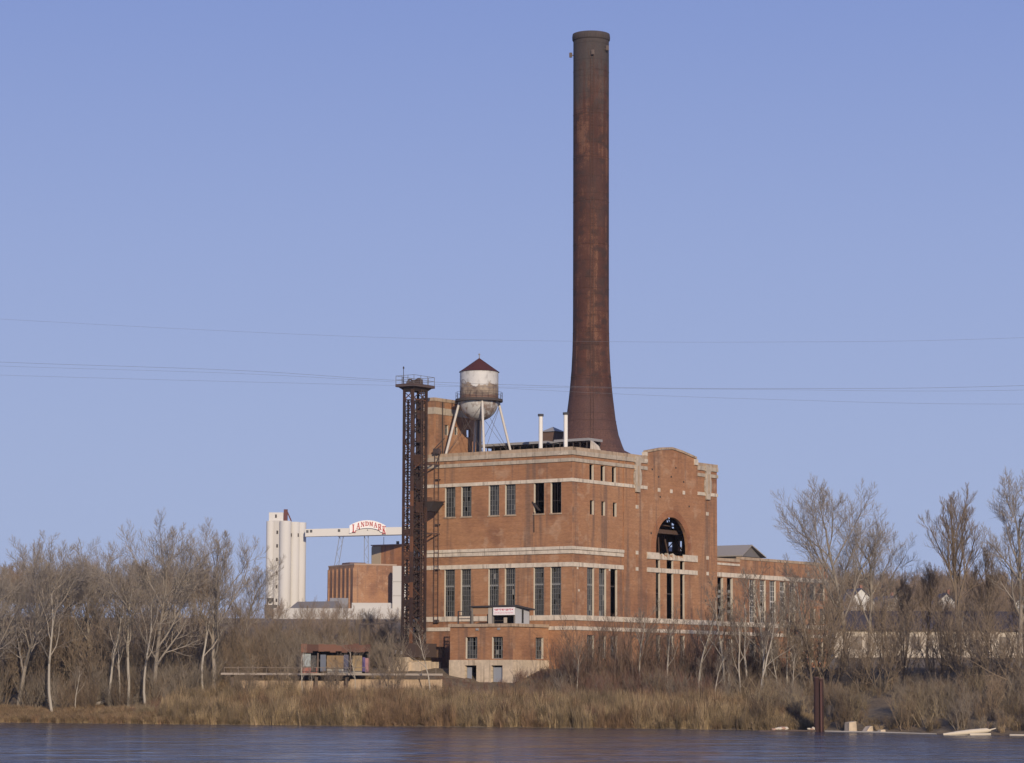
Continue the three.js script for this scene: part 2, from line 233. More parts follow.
{
  const s = new THREE.Shape([[12, 3], [35.8, 3], [35.8, 35.05], [30.2, 35.05], [30.0, 35.95], [26.5, 36.55], [24, 36.82], [21.4, 36.6], [17.9, 35.95], [17.7, 35.05], [12, 35.05]].map(p => new THREE.Vector2(...p)));
  for (const [a, b] of SL) { holeIn(s, a, b, 13.8, 19.95); holeIn(s, a, b, 20.56, 21.72); holeIn(s, a, b, 7.6, 11.6); }
  s.holes.push(archShape(s, 23.85, 22.4, 23.5, 4.05, new THREE.Path()));
  wall('gabled_wall', 'right', BX, .34, s);
  // brick archivolt of two rings
  for (const [r0, r1, pr] of [[4.06, 4.55, .10], [4.56, 5.05, .05]]) { const a = new THREE.Shape(); a.moveTo(23.85 - r1, 22.6); a.lineTo(23.85 - r1, 23.5); a.absarc(23.85, 23.5, r1, Math.PI, 0, true); a.lineTo(23.85 + r1, 22.6); a.lineTo(23.85 + r0, 22.6); a.lineTo(23.85 + r0, 23.5); a.absarc(23.85, 23.5, r0, 0, Math.PI, false); a.lineTo(23.85 - r0, 22.6); a.closePath(); const m = part('arch_ring', extrude(a, pr), brickPlain, plant); m.rotation.y = Math.PI / 2; m.position.set(BX + .002, 0, 0); }
  // sills and lintels of the arched window
  slab('stone_sill', 'right', BX + .002, .14, 17.6, 20.6, 21.72, 22.6, stone); slab('stone_sill', 'right', BX + .002, .14, 26.7, 30.4, 21.72, 22.6, stone);
  const rr = rng(77); for (let k = 0; k < 9; k++) { const a = 20.7 + k * .67, h = .45 + rr() * .55, b = new MB(); b.hexa([V(BX - .4, 21.73, -a), V(BX + .1, 21.73, -a), V(BX + .1, 21.73, -a - .6), V(BX - .4, 21.73, -a - .6), V(BX - .4, 21.73 + h * (.6 + rr() * .5), -a), V(BX + .05, 21.73 + h, -a - .05), V(BX + .02, 21.73 + h * .8, -a - .55), V(BX - .4, 21.73 + h, -a - .6)]); part('broken_sill_stone', b, k % 3 ? stone : stoneGrey, plant); }
  slab('stone_lintel', 'right', BX + .002, .12, 17.6, 30.42, 19.95, 20.55, stone);
  for (const [a, b] of SL) { const f = new MB(); const z = BX - .28; for (const x of [a + .05, b - .05]) f.box(z - .05, z, 13.82, 19.93, -x - .04, -x + .04); f.box(z - .05, z, 17.1, 17.25, -b + .09, -a - .09); const wm = part('window', f, darkSteel, plant); lining('right', BX, a, b, 13.8, 19.95, .3, wm); lining('right', BX, a, b, 20.56, 21.72, .3, wm); }
  for (const [a, b] of SL) sash('right', BX, a, b, 7.6, 11.6, { cols: 3, rows: 5, glass: .5 });
  // pier dressings
  for (const [a0, a1] of [[12, 17.68], [30.62, 35.8]]) {
    for (const [y0, y1, pr, m] of [[35.05, 35.5, .10, coping], [34.48, 35.047, .16, stoneGrey], [33.6, 34.06, .14, stoneGrey], [31.0, 31.45, .10, stone]]) { const wide = a0 < 20 ? [a0 - pr, a1] : [a0, a1 + pr]; slab('stone_band', 'right', BX + .002, pr, y0 > 35 ? a0 : wide[0], wide[1], y0, y1, m, plant, y0 > 35 ? .7 : 0); }
    const c = a0 < 20 ? 15.15 : 33.15, q = new THREE.Shape([[-.45, 30.5], [.45, 30.5], [.5, 31.2], [.78, 31.7], [.86, 32.3], [.80, 33.0], [.58, 33.5], [.52, 34.3], [.72, 34.45], [.72, 35.2], [-.72, 35.2], [-.72, 34.45], [-.52, 34.3], [-.58, 33.5], [-.80, 33.0], [-.86, 32.3], [-.78, 31.7], [-.5, 31.2]].map(p => new THREE.Vector2(c + p[0], p[1])));
    const m = part('stone_cartouche', extrude(q, .22, .04), stoneGrey, plant); m.rotation.y = Math.PI / 2; m.position.set(BX + .045, 0, 0);
    const inner = new MB(); inner.box(BX + .312, BX + .34, 31.3, 34.0, -c - .2, -c + .2); part('cartouche_panel', inner, coping, plant);
    for (const y of [28.52, 22.42, 20.25]) { const b = new MB(); b.box(BX + .003, BX + .07, y - .24, y + .24, -c - .3, -c + .3); part('stone_block', b, stone, plant); }
    for (const [y0, y1] of [[28.77, 30.45], [20.5, 22.17]]) { const b = new MB(); b.box(BX + .003, BX + .05, y0, y1, -c - .05, -c + .05); part('pipe_chase', b, brickPlain, plant); }
    for (const [y0, y1] of [[13.15, 13.8], [11.9, 12.38]]) slab('stone_band', 'right', BX + .002, .10, a0, a1, y0, y1, stone);
  }
  for (const [y0, y1] of [[13.15, 13.8], [11.9, 12.38]]) slab('stone_band', 'right', BX + .002, .10, 17.684, 30.616, y0, y1, stone);
  for (const sx of [20.65, 23.76, 27.0]) { const b = new MB(); b.box(BX + .003, BX + .08, 30.85, 31.35, -sx - .28, -sx + .28); part('stone_block', b, stone, plant); }
  // gable coping
  const cp = [[17.5, 35.95], [21.4, 36.62], [24, 36.84], [26.5, 36.57], [30.3, 35.95]]; const cb = new MB(); for (let k = 0; k < cp.length - 1; k++) { const [a, y] = cp[k], [a2, y2] = cp[k + 1]; cb.hexa([V(-.33, y, -a), V(BX + .14, y, -a), V(BX + .14, y2, -a2), V(-.33, y2, -a2), V(-.33, y + .3, -a), V(BX + .14, y + .3, -a), V(BX + .14, y2 + .3, -a2), V(-.33, y2 + .3, -a2)]); } part('gable_coping', cb, coping, plant);
  for (const [a, b, y0, y1] of [[16.9, 17.66, 35.51, 36.0], [17.0, 17.7, 34.7, 35.04], [29.7, 30.6, 35.1, 35.9]]) { const q = new MB(); q.box(BX - .3, BX + .17, y0, y1, -b, -a); part('kneeler_stone', q, stone, plant); }
  const hr = rng(5); for (const [sx, y] of [[20.6, 32.9], [23.8, 33.1], [27, 32.6], [28.4, 29.3], [25, 34.4], [19, 33.8], [32.6, 16.5], [18.7, 25.2], [21, 30.2]]) { const b = new MB(); b.box(BX + .002, BX + .012, y - .14, y + .1, -sx - .16, -sx + .14); part('missing_brick', b, blackIn, plant); }
}
{ // low wing running back from the bay
  const s = rect(35.8, 68.6, 3, 22.6), face = -.6; const WU = [[36.95, 38.6], [39.6, 41.2], [45.75, 47.5], [48.7, 50.4], [51.5, 53.3], [54.4, 56.1], [57.2, 59]];
  for (const [a, b] of WU) holeIn(s, a, b, 13.8, 19.9); for (const [a, b] of [[63.2, 64.9], [66.2, 67.7]]) { holeIn(s, a, b, 17.4, 19.9); holeIn(s, a, b, 14.0, 16.2); }
  for (const [a, b] of [[36.95, 38.6], [39.6, 41.2], [45.75, 47.5], [48.7, 50.4], [51.5, 53.3]]) holeIn(s, a, b, 7.9, 11.4); holeIn(s, 57.9, 60.1, 7.2, 11.7); for (const [a, b] of [[62.6, 64.2], [65.6, 67.2]]) holeIn(s, a, b, 8.3, 11.3);
  wall('wing_wall', 'right', face, .4, s);
  WU.forEach(([a, b], k) => { if (k > 1) sash('right', face, a, b, 13.8, 19.9, { cols: 3, rows: 8, glass: .8, dirt: .6, bar: .06, white: true, transom: k % 2 ? [15.4, 18.4] : [16.9] }); else { const f = new MB(); f.box(face - .4, face - .35, 13.82, 19.88, -a - .1, -a - .003); f.box(face - .4, face - .35, 13.82, 19.88, -b + .003, -b + .1); f.box(face - .4, face - .35, 17.2, 17.3, -b + .1, -a - .1); for (let q = 0; q < 4; q++) { const y = 14 + rw() * 5; f.box(face - .4, face - .36, y, y + .4, -b + .1, -a - .5 - rw() * .5); } lining('right', face, a, b, 13.8, 19.9, .33, part('window', f, muntin, plant)); } });
  for (const [a, b] of [[63.2, 64.9], [66.2, 67.7]]) { sash('right', face, a, b, 17.4, 19.9, { cols: 3, rows: 3 }); sash('right', face, a, b, 14, 16.2, { cols: 3, rows: 3 }); }
  for (const [a, b] of [[36.95, 38.6], [39.6, 41.2], [45.75, 47.5], [48.7, 50.4], [51.5, 53.3]]) sash('right', face, a, b, 7.9, 11.4, { cols: 3, rows: 6, white: true, glass: .8, bar: .05 });
  for (const [a, b] of [[62.6, 64.2], [65.6, 67.2]]) sash('right', face, a, b, 8.3, 11.3, { cols: 2, rows: 3 });
  for (const [y0, y1] of [[20.0, 20.6], [13.15, 13.78]]) slab('stone_band', 'right', face + .002, .1, 35.82, 68.7, y0, y1, stone);
  slab('stone_band', 'right', face + .002, .1, 35.82, 57, 11.9, 12.38, stone); slab('stone_band', 'right', face + .002, .1, 60.8, 68.7, 11.9, 12.38, stone);
  slab('coping', 'right', face + .002, .1, 43.2, 68.7, 22.604, 23.0, coping, plant, .65); slab('coping', 'right', face + .002, .08, 35.82, 43.1, 22.2, 22.62, coping); slab('stone_band', 'right', face + .002, .1, 35.82, 43, 21.65, 21.95, stone);
  slab('door_surround', 'right', face + .002, .3, 57.2, 57.9, 7.2, 12.6, stone); slab('door_surround', 'right', face + .002, .3, 60.1, 60.75, 7.2, 12.2, stone); slab('door_hood', 'right', face + .002, .34, 57.9, 60.1, 11.72, 12.3, stone);
  const dp = new MB(); dp.box(face - .35, face - .28, 7.25, 9.0, -60.0, -58.0); part('door_panel', dp, M(.45, .47, .48), plant);
  { const b = new MB(); b.box(face + .003, face + .1, 20.9, 21.5, -63, -62.5); part('stone_block', b, stone, plant); }
  const e = new MB(); e.box(-18.6, -1.01, 3, 22.6, -68.6, -68.1); part('wing_end_wall', e, brickPlain, plant); const w2 = new MB(); w2.box(-19.2, -18.61, 3, 22.6, -68.6, -35.81); part('wing_back_wall', w2, brickPlain, plant);
  const rf = new MB(); rf.box(-18.6, -1.01, 21.9, 22.1, -68.09, -35.85); part('wing_roof', rf, roofTar, plant);
  const rg = new MB(); // gabled lantern roof across the wing
  rg.hexa([V(-17, 22.12, -47), V(-3.2, 22.12, -47), V(-3.2, 22.12, -53), V(-17, 22.12, -53), V(-17, 23.3, -47), V(-3.2, 23.3, -47), V(-3.2, 23.3, -53), V(-17, 23.3, -53)]); part('lantern_wall', rg, M(.2, .17, .15), plant);
  const rr = new MB(); rr.hexa([V(-17.3, 23.25, -46.6), V(-2.2, 23.25, -46.6), V(-2.6, 24.9, -50), V(-17.3, 24.9, -50), V(-17.3, 23.4, -46.6), V(-2.2, 23.4, -46.6), V(-2.6, 25.05, -50), V(-17.3, 25.05, -50)]); rr.hexa([V(-17.3, 24.9, -50), V(-2.6, 24.9, -50), V(-2.2, 23.25, -53.4), V(-17.3, 23.25, -53.4), V(-17.3, 25.05, -50), V(-2.6, 25.05, -50), V(-2.2, 23.4, -53.4), V(-17.3, 23.4, -53.4)]); part('lantern_roof', rr, M(.33, .30, .27), plant);
  const tr = new MB(); tr.tri(V(-3.0, 23.3, -47), V(-3.0, 23.3, -53), V(-3.0, 24.9, -50)); part('lantern_gable', tr, M(.16, .15, .15), plant);
}
{ // hidden sides, floors and roof, so that the inside is a closed dark hall
  const lw = new THREE.Shape([[.45, 3], [35.8, 3], [35.8, 35.05], [.45, 35.05]].map(p => new THREE.Vector2(...p))); wall('left_wall', 'right', -25.1, .6, lw, brickPlain);
  const bw = rect(-25.1, -.30, 3, 35.05); for (const [a, b, y0, y1] of [[-8.1, -7.3, 27.7, 28.7], [-7.3, -6.6, 26.8, 27.6], [-10.3, -9.6, 23.9, 25.1], [-7.8, -6.9, 23.6, 24.9], [-5.9, -5.3, 23.6, 25.0]]) holeIn(bw, a, b, y0, y1); wall('back_wall', 'front', -35.2, .58, bw, brickPlain);
  const sl = new MB(); sl.box(-25.08, -.32, 12.62, 23.2, -35.19, -35.1); part('shade_lining', sl, blackIn, plant); const hb = new MB(); for (const [x, y, a] of [[-7.7, 28.2, .7], [-7.0, 27.1, -.5], [-9.8, 24.6, .3], [-7.3, 24.2, .8], [-5.6, 24.3, -.6], [-7.2, 28.0, -.9]]) hb.bar(V(x - 1.2 * Math.sin(a), y - 1.2 * Math.cos(a), -35.05), V(x + 1.2 * Math.sin(a), y + 1.2 * Math.cos(a), -35.05), .16, .1); part('broken_frames', hb, blackIn, plant);  // lining: near-black sheet added, the hall's shade put into its colour
  const ib = new MB(); ib.box(-25.09, -.39, 3, 34.55, -12.5, -12.1); part('added_dark_wall', ib, blackIn, plant);  // unseen near-black partition, added to keep the front rooms dark
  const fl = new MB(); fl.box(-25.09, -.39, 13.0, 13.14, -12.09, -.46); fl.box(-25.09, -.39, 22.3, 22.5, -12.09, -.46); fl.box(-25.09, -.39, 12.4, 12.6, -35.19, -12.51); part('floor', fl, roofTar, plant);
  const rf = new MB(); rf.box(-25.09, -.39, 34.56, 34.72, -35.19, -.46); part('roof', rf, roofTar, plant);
  const st = new MB(); st.bar(V(-1.6, 25.7, -16), V(-1.6, 25.7, -34), .16, .55); st.bar(V(-1.9, 26.6, -16), V(-1.9, 26.6, -34), .12, .2); for (let k = 0; k < 4; k++) st.bar(V(-2.6, 22.5, -20.2 - k * 2.4), V(-2.6 - .4 * (k % 2), 25.4, -20.6 - k * 2.1), .14); st.bar(V(-8, 29, -13), V(-8, 29, -35), .3, .6); for (let k = 0; k < 8; k++) st.bar(V(-8, 28.8, -16 - k * 2.4), V(-8, 22, -15 - k * 2.4 - (k % 2) * 1.6), .22); part('steel_framing', st, M(.10, .06, .045), plant);
  // parapet penthouse over the left end
  const pf = rect(-25.7, -22.6, 35.52, 42.75); wall('penthouse_front', 'front', -.3, .4, pf, brick);
  const pr = rect(.7, 10.8, 34.73, 42.75); for (const [a, b, y0, y1] of [[2.7, 3.5, 38.3, 39.7], [4.9, 5.6, 38.5, 39.6], [7.6, 8.6, 38.4, 39.5]]) holeIn(pr, a, b, y0, y1); wall('penthouse_side', 'right', -22.6, .4, pr, brick);
  const pb = rect(-25.3, -23, 34.73, 42.75); holeIn(pb, -24.9, -24.0, 38.6, 39.7); wall('penthouse_back', 'front', -10.4, .4, pb, brickPlain);
  const pl = rect(.7, 10.4, 34.73, 42.75); wall('penthouse_left', 'right', -25.3, .4, pl, brickPlain);
  const po = new MB(); po.box(-25.29, -23.01, 42.2, 42.4, -10.39, -.71); part('penthouse_roof', po, roofTar, plant);
  for (const [y0, y1, p2, m] of [[42.75, 43.2, .08, coping], [41.0, 41.9, .07, stoneGrey]]) { slab('penthouse_band', 'front', -.298, p2, -25.75, -22.6 + p2, y0, y1, m, plant, y0 > 42 ? .4 : 0); slab('penthouse_band', 'right', -22.598, p2, .298, 10.85, y0, y1, m, plant, y0 > 42 ? .4 : 0); }
  const dpipe = new MB(); dpipe.tube([V(-22.45, 35.5, -2.0), V(-22.45, 42.7, -2.0)], [.07, .07], 6); part('downpipe', dpipe, darkSteel, plant);
  for (const [a, b, y0, y1] of [[2.7, 3.5, 38.3, 39.7], [4.9, 5.6, 38.5, 39.6]]) sash('right', -22.6, a, b, y0, y1, { cols: 2, rows: 3, glass: .7, inset: .2, dirt: .4 });
  // roof monitor: a long low open shed with a grey slab lid
  const lid = new MB(); lid.box(-20.8, -9.3, 36.95, 37.28, -14, -7.7); lid.box(-8.2, -2.6, 37.0, 37.34, -11, -7.7); part('monitor_lid', lid, slabGrey, plant);
  const gap = new MB(); gap.box(-9.28, -8.22, 36.7, 36.94, -13, -8.2); part('monitor_gap_beam', gap, darkSteel, plant);
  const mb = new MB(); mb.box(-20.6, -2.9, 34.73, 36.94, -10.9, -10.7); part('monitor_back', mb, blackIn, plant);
  const postM = M(.06, .045, .04); for (let k = 0; k < 17; k++) { const b = new MB(), x = -20.4 + k * 1.08; b.box(x - .06, x + .06, 34.73, k > 11 ? 36.995 : 36.945, -8.1, -7.98); part('monitor_post', b, postM, plant); }
  const ch = new MB(); ch.hexa([V(-2.2, 34.73, -7.4), V(-.8, 34.73, -7.4), V(-.8, 34.73, -8.6), V(-2.2, 34.73, -8.6), V(-2.3, 37.0, -7.7), V(-1.6, 36.5, -7.6), V(-1.4, 36.2, -8.4), V(-2.3, 36.9, -8.4)]); part('broken_concrete', ch, stone, plant);
  const cu = new MB(); cu.box(-17.2, -14.9, 34.73, 39.6, -20, -17.9); part('roof_cupola', cu, M(.14, .085, .065), plant); const cr = new MB(); const a = V(-17.4, 39.6, -17.7), b = V(-14.7, 39.6, -17.7), c = V(-14.7, 39.6, -20.2), d = V(-17.4, 39.6, -20.2), t = V(-16.05, 40.35, -18.95); cr.tri(a, b, t).tri(b, c, t).tri(c, d, t).tri(d, a, t); part('cupola_roof', cr, slabGrey, plant);
}
{ // low block on the river side: brick over a concrete base
  const s = rect(-13.55, -3.6, 8.0, 12.2); for (const [a, b] of [[-11.05, -9.2], [-6.9, -5.2]]) holeIn(s, a, b, 8.15, 10.92); wall('annex_wall', 'front', 8, .5, s, brick);
  const c = rect(-13.65, -3.55, 2.2, 7.998); for (const [a, b] of [[-11.15, -9.3], [-7.0, -5.2]]) holeIn(c, a, b, 4.8, 7.3); wall('annex_base', 'front', 8.06, .6, c, concrete);
  const rs = rect(-7.5, -.01, 8.0, 12.2); holeIn(rs, -3.0, -1.25, 8.15, 10.9); wall('annex_wall', 'right', -3.6, .5, rs, brick); const rc = rect(-7.45, -.01, 2.2, 7.998); wall('annex_base', 'right', -3.55, .55, rc, concrete);
  const l = new MB(); l.box(-13.55, -13.05, 8.0, 12.2, .01, 7.49); part('annex_wall', l, brick, plant); const lb = new MB(); lb.box(-13.65, -13.06, 2.2, 7.998, .01, 7.45); part('annex_base', lb, concrete, plant);
  const rf = new MB(); rf.box(-13.75, -3.4, 12.202, 12.6, .25, 8.2); part('annex_coping_slab', rf, coping, plant);
  for (const [a, b, w] of [[-11.05, -9.2, 0], [-6.9, -5.2, 1]]) sash('front', 8, a, b, 8.15, 10.92, { cols: 4, rows: 5, glass: w ? .5 : .8, dirt: w ? .3 : 1.2, inset: .28 });
  sash('right', -3.6, -3.0, -1.25, 8.15, 10.9, { cols: 3, rows: 5, dirt: .9, inset: .28 });
  for (const [a, b] of [[-11.15, -9.3], [-7.0, -5.2]]) { const d = new MB(); d.box(a + .1, a + (b - a) * (a < -10 ? .45 : .96), 4.82, 7.05, 7.6, 7.66); part('shutter_panel', d, M(.28, .30, .34), plant); }
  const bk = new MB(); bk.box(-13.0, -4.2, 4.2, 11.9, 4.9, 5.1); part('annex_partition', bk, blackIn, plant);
  const pf = new MB(); pf.box(-14.2, -8.6, 2.0, 4.55, 8.07, 10.4); part('landing', pf, concrete, plant);
  const rl = new MB(); rl.col = [.12, .07, .05]; for (let k = 0; k < 7; k++) { const x = -14.0 + k * .9; rl.bar(V(x, 4.56, 10.3), V(x, 5.6, 10.3), .06); } rl.bar(V(-14.0, 5.6, 10.3), V(-8.6, 5.6, 10.3), .06); rl.bar(V(-14.0, 5.1, 10.3), V(-8.6, 5.1, 10.3), .05); part('railing', rl, rustV, plant);
  for (const [x, y] of [[-9.4, 11.9], [-6.0, 11.95]]) { const b = new MB(); b.box(x, x + .4, y - .15, y + .12, 8.002, 8.12); part('lamp_bracket', b, slabGrey, plant); }
}

// ---------- things on and beside the plant ----------
const plantThing = (name, label, cat, X, y, Z, group) => { const w = toWorld(X, y, Z); return thing(name, label, cat, [w.x, w.y, w.z], TURN, group); };
{ // chimney
  const t = plantThing('smokestack', 'very tall rust brown steel smokestack with a flared foot on the roof', 'chimney', -6.66, 34.2, -14.3);
  const prof = [[5.4, 0], [4.9, 1.3], [4.3, 2.6], [3.74, 4.2], [3.36, 6.2], [3.02, 8.95], [2.87, 10.3], [2.64, 13], [2.51, 15.7], [2.455, 18.5], [2.44, 22], [2.44, 40], [2.44, 58.45]].map(p => new THREE.Vector2(...p));
  const g = new THREE.LatheGeometry(prof, 64); { const uv = g.attributes.uv, ps = g.attributes.position; for (let k = 0; k < uv.count; k++) uv.setY(k, ps.getY(k) / 60); } g.rotateY(.9); part('shaft', g, rustStack, t);
  const lip = new THREE.LatheGeometry([[2.30, 58.3], [2.46, 58.3], [2.58, 58.5], [2.60, 58.9], [2.54, 59.28], [2.28, 59.28], [2.25, 55]].map(p => new THREE.Vector2(...p)), 64); { const uv = lip.attributes.uv, ps = lip.attributes.position; for (let k = 0; k < uv.count; k++) uv.setY(k, .97 + (ps.getY(k) - 57) / 400); } part('lip', lip, rustStack, t);
  for (let k = 0; k < 9; k++) { const y = 6 + k * 6; const r = table([[0, 5.4], [1.3, 4.9], [2.6, 4.3], [4.2, 3.74], [6.2, 3.36], [8.95, 3.02], [10.3, 2.87], [13, 2.64], [15.7, 2.51], [18.5, 2.455], [22, 2.44], [60, 2.44]], y); const b = new THREE.TorusGeometry(r + .004, .03, 5, 64); b.rotateX(Math.PI / 2); b.translate(0, y, 0); const uv = b.attributes.uv; for (let q = 0; q < uv.count; q++) uv.setXY(q, uv.getX(q), y / 60); part('seam_ring', b, rustStack, t); }
  const ld = new MB(); ld.col = [.13, .075, .055]; const a = 0.93, cx = Math.cos(a), cz = Math.sin(a); const R = y => table([[0, 5.4], [1.3, 4.9], [2.6, 4.3], [4.2, 3.74], [6.2, 3.36], [8.95, 3.02], [10.3, 2.87], [13, 2.64], [15.7, 2.51], [18.5, 2.455], [22, 2.44], [60, 2.44]], y) + .16; for (const o of [-.2, .2]) for (let y = 2; y < 56; y += 3) ld.bar(V(cx * R(y) - cz * o, y, cz * R(y) + cx * o), V(cx * R(y + 3) - cz * o, y + 3, cz * R(y + 3) + cx * o), .035); for (let y = 2; y < 58; y += .4) ld.bar(V(cx * R(y) - cz * -.2, y, cz * R(y) + cx * -.2), V(cx * R(y) - cz * .2, y, cz * R(y) + cx * .2), .018); part('ladder', ld, rustV, t);
  for (const [an, y] of [[2.53, 56.4], [-.55 + .62, 57.0], [.9, 56.2]]) { const b = new MB(); b.col = [.16, .12, .1]; b.bar(V(Math.cos(an) * 2.4, y, Math.sin(an) * 2.4), V(Math.cos(an) * 2.9, y, Math.sin(an) * 2.9), .12); b.box(Math.cos(an) * 2.8 - .15, Math.cos(an) * 2.8 + .15, y - .3, y + .35, Math.sin(an) * 2.8 - .15, Math.sin(an) * 2.8 + .15); part('lamp_bracket', b, rustV, t); }
  const sk = new MB(); sk.col = [.10, .05, .045]; sk.hexa([V(1.5, .55, 5.6), V(6.0, .55, 3.5), V(6.0, .55, -5), V(1.5, .55, -5), V(2.2, 2.9, 2.6), V(3.2, 2.5, 1.6), V(3.4, 2.5, -1.5), V(2.2, 2.9, -1.5)]); part('base_flashing', sk, rustV, t);
}
{ // rooftop water tank
  const t = plantThing('water_tower', 'round silver water tank with a red cone roof, rust stained, on four legs', 'water tower', -18.07, 34.72, -4.3);
  const nT = fbm(8, 6, 5, 501), nD = fbm(30, 5, 4, 511);
  const cv = document.createElement('canvas'); cv.width = 1024; cv.height = 256; const cx = cv.getContext('2d'); cx.fillStyle = '#000'; cx.fillRect(0, 0, 1024, 256); cx.fillStyle = '#fff'; cx.font = 'bold 54px sans-serif'; cx.textBaseline = 'alphabetic'; cx.fillText('NTS', 396, 112); const im = cx.getImageData(0, 0, 1024, 256).data;
  const tt = tex(1024, 256, (u, v) => { const a = nT(u, v), d = nD(u, v); let c = mix3([.52, .51, .49], [.64, .625, .60], a); c = mix3(c, [.36, .345, .33], clamp((d - .5) * 3, 0, .7)); const edge = .54 + (a - .5) * .55 + (d - .5) * .5; if (v < edge) c = mix3(c, mix3([.13, .085, .062], [.36, .28, .20], clamp((d - .35) * 2.4, 0, 1)), clamp((edge - v) * 14, 0, .96)); if (v < .16 + (a - .5) * .2) c = mix3(c, [.16, .085, .06], .75); const px = im[((255 - Math.floor(v * 256)) * 1024 + Math.floor(u * 1024)) * 4]; if (px > 100 && a + d > .92) c = mix3(c, [.15, .12, .11], .7); return c; }, { srgb: true });
  const cyl = new THREE.CylinderGeometry(2.6, 2.6, 4.0, 48, 1, true); cyl.rotateY(Math.PI); cyl.translate(0, 10.0, 0); part('tank_shell', cyl, new THREE.MeshStandardMaterial({ map: tt, roughness: .65, metalness: .05 }), t);
  const bowl = new THREE.SphereGeometry(2.6, 48, 16, 0, Math.PI * 2, Math.PI / 2, Math.PI / 2); bowl.translate(0, 8.0, 0); const tb = tex(512, 128, (u, v) => { const a = nT(u, v * .6), d = nD(u, v); let c = mix3([.52, .51, .49], [.64, .625, .60], a); c = mix3(c, [.20, .13, .10], clamp((d + a - .98) * 3.4, 0, .85)); return c; }, { srgb: true }); part('tank_bowl', bowl, new THREE.MeshStandardMaterial({ map: tb, roughness: .5, metalness: .15 }), t);
  const cone = new THREE.ConeGeometry(2.76, 1.95, 20, 1, false); cone.translate(0, 12.95, 0); part('roof_cone', cone, M(.075, .018, .015, { roughness: .85, flatShading: true }), t);
  const fin = new MB(); fin.col = [.25, .22, .2]; fin.tube([V(0, 13.9, 0), V(0, 14.35, 0)], [.07, .05], 6); part('finial', fin, rustV, t); const ball = new THREE.SphereGeometry(.13, 10, 8); ball.translate(0, 14.4, 0); part('finial_ball', ball, M(.3, .28, .26), t);
  const ring = new THREE.CylinderGeometry(3.2, 3.2, .34, 32); ring.translate(0, 8.12, 0); part('balcony', ring, M(.07, .055, .05), t);
  const rl = new MB(); rl.col = [.05, .042, .04]; for (let k = 0; k < 24; k++) { const a = k / 24 * 6.283, b = (k + 1) / 24 * 6.283; rl.bar(V(Math.cos(a) * 3.15, 8.3, Math.sin(a) * 3.15), V(Math.cos(a) * 3.15, 9.2, Math.sin(a) * 3.15), .03); for (const y of [8.75, 9.2]) rl.bar(V(Math.cos(a) * 3.15, y, Math.sin(a) * 3.15), V(Math.cos(b) * 3.15, y, Math.sin(b) * 3.15), .028); } part('balcony_railing', rl, rustV, t);
  const legM = M(.58, .54, .49, { roughness: .75 }), foot = 3.3;
  for (const [i, j] of [[1, 1], [1, -1], [-1, 1], [-1, -1]]) { const b = new MB(); b.tube([V(i * foot, .02, j * foot), V(i * 1.88, 7.95, j * 1.88)], [.17, .17], 8); part('leg', b, legM, t); }
  const rs = new MB(); rs.tube([V(0, 0.02, 0), V(0, 5.45, 0)], [.38, .38], 12); part('riser_pipe', rs, M(.10, .085, .085), t);
  const rod = new MB(); rod.col = [.12, .1, .09]; const c4 = [[1, 1], [1, -1], [-1, -1], [-1, 1]]; for (let k = 0; k < 4; k++) { const [a, b] = c4[k], [c, d] = c4[(k + 1) % 4], f = q => lerp(foot, 1.88, q); rod.bar(V(a * f(.06), .5, b * f(.06)), V(c * f(.93), 7.4, d * f(.93)), .035); rod.bar(V(c * f(.06), .5, d * f(.06)), V(a * f(.93), 7.4, b * f(.93)), .035); } part('tie_rods', rod, rustV, t);
}
for (const [k, X] of [[0, -6.02], [1, -2.06]]) { // white vent pipes behind the parapet
  const t = plantThing('vent_pipe', ['white vent pipe with a dark cap, farther from the smokestack', 'white vent pipe with a dark cap, close beside the smokestack foot'][k], 'vent pipe', X, 34.72, -1.5, 'white vent pipes on the roof'); const b = new MB(); b.tube([V(0, 0, 0), V(0, 5.15, 0)], [.27, .27], 14); part('pipe', b, whitePaint, t); const c = new THREE.CylinderGeometry(.38, .38, .3, 14); c.translate(0, 5.3, 0); part('cap', c, M(.06, .06, .07), t);
}
